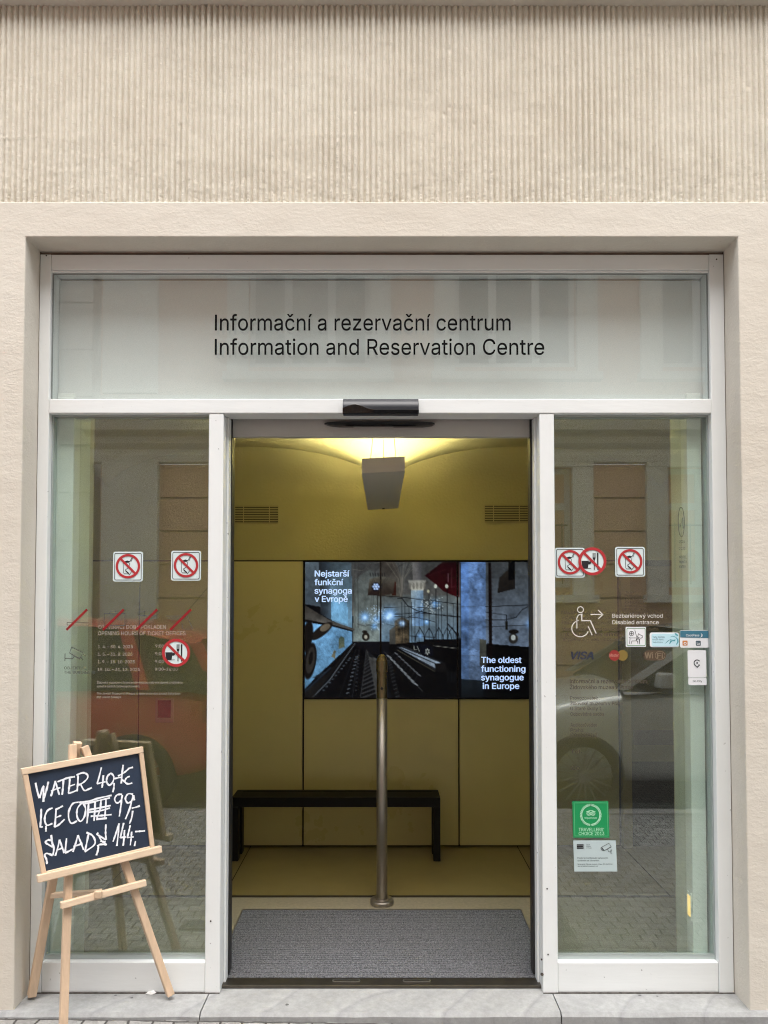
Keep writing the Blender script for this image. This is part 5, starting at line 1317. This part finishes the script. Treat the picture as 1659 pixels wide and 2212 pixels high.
# parked cars along this kerb, either side of the photographer's spot
def car(name, x_front, sgn, y_near, paint, label, hatch=True, spokes=17):
    """nose at x_front pointing along sgn; near side at y_near."""
    t = thing(name, (x_front-sgn*2.0, y_near-.88, -.135), label, 'car', 'cars parked along the street')
    z0 = -.135; wd = 1.72
    def P(u, v, h): return (x_front-sgn*u, y_near-wd/2+v*wd/2, z0+h)   # u back from nose, v -1..1 across (1 = near)
    st_ = [(.0, .38, .30, .52, .62), (.06, .24, .62, .70, .86), (.45, .19, .80, .86, .96), (1.05, .19, .88, .95, 1.0), (1.35, .19, .90, .99, 1.0), (2.2, .19, .91, .99, 1.0), (3.2, .19, .93, 1.0, .99), (3.75, .22, .92, .98, .95), (3.95, .34, .80, .86, .88), (4.0, .42, .66, .70, .78)]
    mb = MB(); n = 12
    for (u, lo, sh2, tp, hw_) in st_:
        for v, h in ((-hw_*.86, lo), (-hw_*.98, lo+.12), (-hw_, (lo+sh2)/2), (-hw_*.96, sh2), (-hw_*.80, tp*.99), (-hw_*.4, tp+.02), (hw_*.4, tp+.02), (hw_*.80, tp*.99), (hw_*.96, sh2), (hw_, (lo+sh2)/2), (hw_*.98, lo+.12), (hw_*.86, lo)): mb.v.append(P(u, v, h))
    for i in range(len(st_)-1):
        for k in range(n): mb.f.append((i*n+k, i*n+(k+1) % n, (i+1)*n+(k+1) % n, (i+1)*n+k))
    mb.f.append(tuple(range(n))); mb.f.append(tuple(reversed(range((len(st_)-1)*n, len(st_)*n))))
    b = mb.build('body', paint, t, smooth=True)
    sd_ = b.modifiers.new('sub', 'SUBSURF'); sd_.levels = 1; sd_.render_levels = 2
    gh = [(1.05, .95, .96, .90), (1.75, .96, 1.40, .80), (2.3, .97, 1.47, .78), (3.1, .98, 1.45, .77), (3.7, .97, 1.30, .76), (3.93, .93, .96, .82)]
    mb = MB()
    for u, lo, hi, hw_ in gh:
        for v, h in ((-.93, lo-.03), (-hw_, hi-.02), (hw_, hi-.02), (.93, lo-.03)): mb.v.append(P(u, v, h))
    for i in range(len(gh)-1):
        for k in range(4): mb.f.append((i*4+k, i*4+(k+1) % 4, i*4+4+(k+1) % 4, i*4+4+k))
    mb.build('windows', mat('car_glass', (.02, .026, .022), .06, spec=.7), t)
    rf = MB()
    for u, h, hw_ in ((1.70, 1.395, .80), (2.3, 1.485, .79), (3.1, 1.465, .78), (3.72, 1.315, .77)):
        for v, dh in ((-hw_-.01, -.03), (-hw_*.7, .015), (hw_*.7, .015), (hw_+.01, -.03)): rf.v.append(P(u, v, h+dh))
    for i in range(3):
        for k in range(3): rf.f.append((i*4+k, i*4+k+1, i*4+5+k, i*4+4+k))
    rf.build('roof', paint, t, smooth=True)
    for v in (-1, 1):
        pm_ = MB(); e = .012*v
        for seg in (((1.02, .96, .95), (1.74, 1.40, .82)), ((2.45, .95, .955), (2.40, 1.46, .80)), ((3.35, .96, .955), (3.15, 1.46, .80)), ((3.92, .95, .86), (3.72, 1.31, .79))):
            (u1, h1_, w1), (u2, h2_, w2) = seg; wdt = .05
            pm_.add([P(u1-wdt, v*w1+e, h1_), P(u1+wdt, v*w1+e, h1_), P(u2+wdt, v*w2+e, h2_), P(u2-wdt, v*w2+e, h2_), P(u1-wdt, v*w1-e, h1_), P(u1+wdt, v*w1-e, h1_), P(u2+wdt, v*w2-e, h2_), P(u2-wdt, v*w2-e, h2_)], [(0, 1, 2, 3), (7, 6, 5, 4), (0, 3, 7, 4), (1, 5, 6, 2), (3, 2, 6, 7), (0, 4, 5, 1)])
        pm_.build('pillars', paint, t)
    for u in (.72, 3.28):
        for v in (-1, 1):
            cx, cyy, cz = P(u, v*.92, .31); d = 1 if v > 0 else -1
            wq = MB(); prof_ = []
            ring_ = [(.30, -.10), (.315, -.08), (.315, .06), (.295, .085), (.225, .09), (.22, .05)]
            nn = 32; o_ = 0
            for r2, dd in ring_:
                for k in range(nn): a_ = 2*math.pi*k/nn; wq.v.append((cx+r2*math.cos(a_), cyy+d*dd, cz+r2*math.sin(a_)))
            for i in range(len(ring_)-1):
                for k in range(nn): wq.f.append((i*nn+k, i*nn+(k+1) % nn, (i+1)*nn+(k+1) % nn, (i+1)*nn+k))
            wh = wq.build('wheel', mat('tyre', (.018, .018, .018), .8), t, smooth=True)
            rm_ = MB()
            for k in range(spokes):
                a_ = 2*math.pi*k/spokes; ca, sa = math.cos(a_), math.sin(a_)
                rm_.beam((cx+.04*ca, cyy+d*.07, cz+.04*sa), (cx+.222*ca, cyy+d*.06, cz+.222*sa), (-.006*sa, 0, .006*ca), (0, .010, 0))
            rm_.tube([(cx, cyy+d*.04, cz), (cx, cyy+d*.085, cz)], .05, 16)
            rm_.build('rim', mat('alloy', (.26, .265, .27), .4, metal=.8), wh)
            ar_ = MB()
            for k in range(17):
                a_ = math.pi*k/16
                for r2 in (.33, .375): ar_.v.append((cx+r2*math.cos(a_), P(u, v*1.0, 0)[1]+d*.012, cz+r2*math.sin(a_)))
            for k in range(16): ar_.f.append((2*k, 2*k+2, 2*k+3, 2*k+1))
    for v in (-1, 1):
        hl = MB(); pts2 = [(.10, .78*v, .60), (.14, .50*v, .58), (.16, .52*v, .68), (.34, .86*v, .74)]
        hl.add([P(u-.05, vv, h) for u, vv, h in pts2]+[P(u+.03, vv*.99, h) for u, vv, h in pts2], [(0, 1, 2, 3), (4, 7, 6, 5), (0, 4, 5, 1), (1, 5, 6, 2), (2, 6, 7, 3), (3, 7, 4, 0)])
        hl.build('headlight', mat('headlamp', (.6, .62, .64), .1, metal=.6), t, bevel=.01)
        tl = MB().quadbox([P(3.86, v*.80, .70), P(4.0, v*.62, .70), P(3.80, v*.92, .70), P(3.95, v*.80, .70), P(3.86, v*.80, .86), P(3.96, v*.62, .86), P(3.80, v*.92, .86), P(3.92, v*.80, .86)]); tl.build('tail_light', mat('tail_red', (.3, .01, .01), .2), t)
        mr = MB().quadbox([P(1.25, v*1.0, .98), P(1.38, v*1.0, .98), P(1.25, v*1.16, .99), P(1.38, v*1.16, .99), P(1.27, v*1.0, 1.10), P(1.38, v*1.0, 1.10), P(1.28, v*1.15, 1.10), P(1.38, v*1.15, 1.10)]); mr.build('mirror', paint, t, bevel=.02)
    an = MB().tube([P(3.4, .1, 1.44), P(3.75, .1, 1.85)], .005, 6); an.build('antenna', M_black, t)
    return t
car('red_car', -5.2, -1, -2.80, mat('red_paint', (.55, .04, .035), .25, coat=1.0), 'red hatchback parked at the kerb with its tail towards the doorway')
car('silver_car', .80, -1, -2.80, mat('silver_paint', (.46, .47, .46), .35, metal=.15, coat=1.0), 'silver grey car parked at the kerb with its nose towards the doorway')
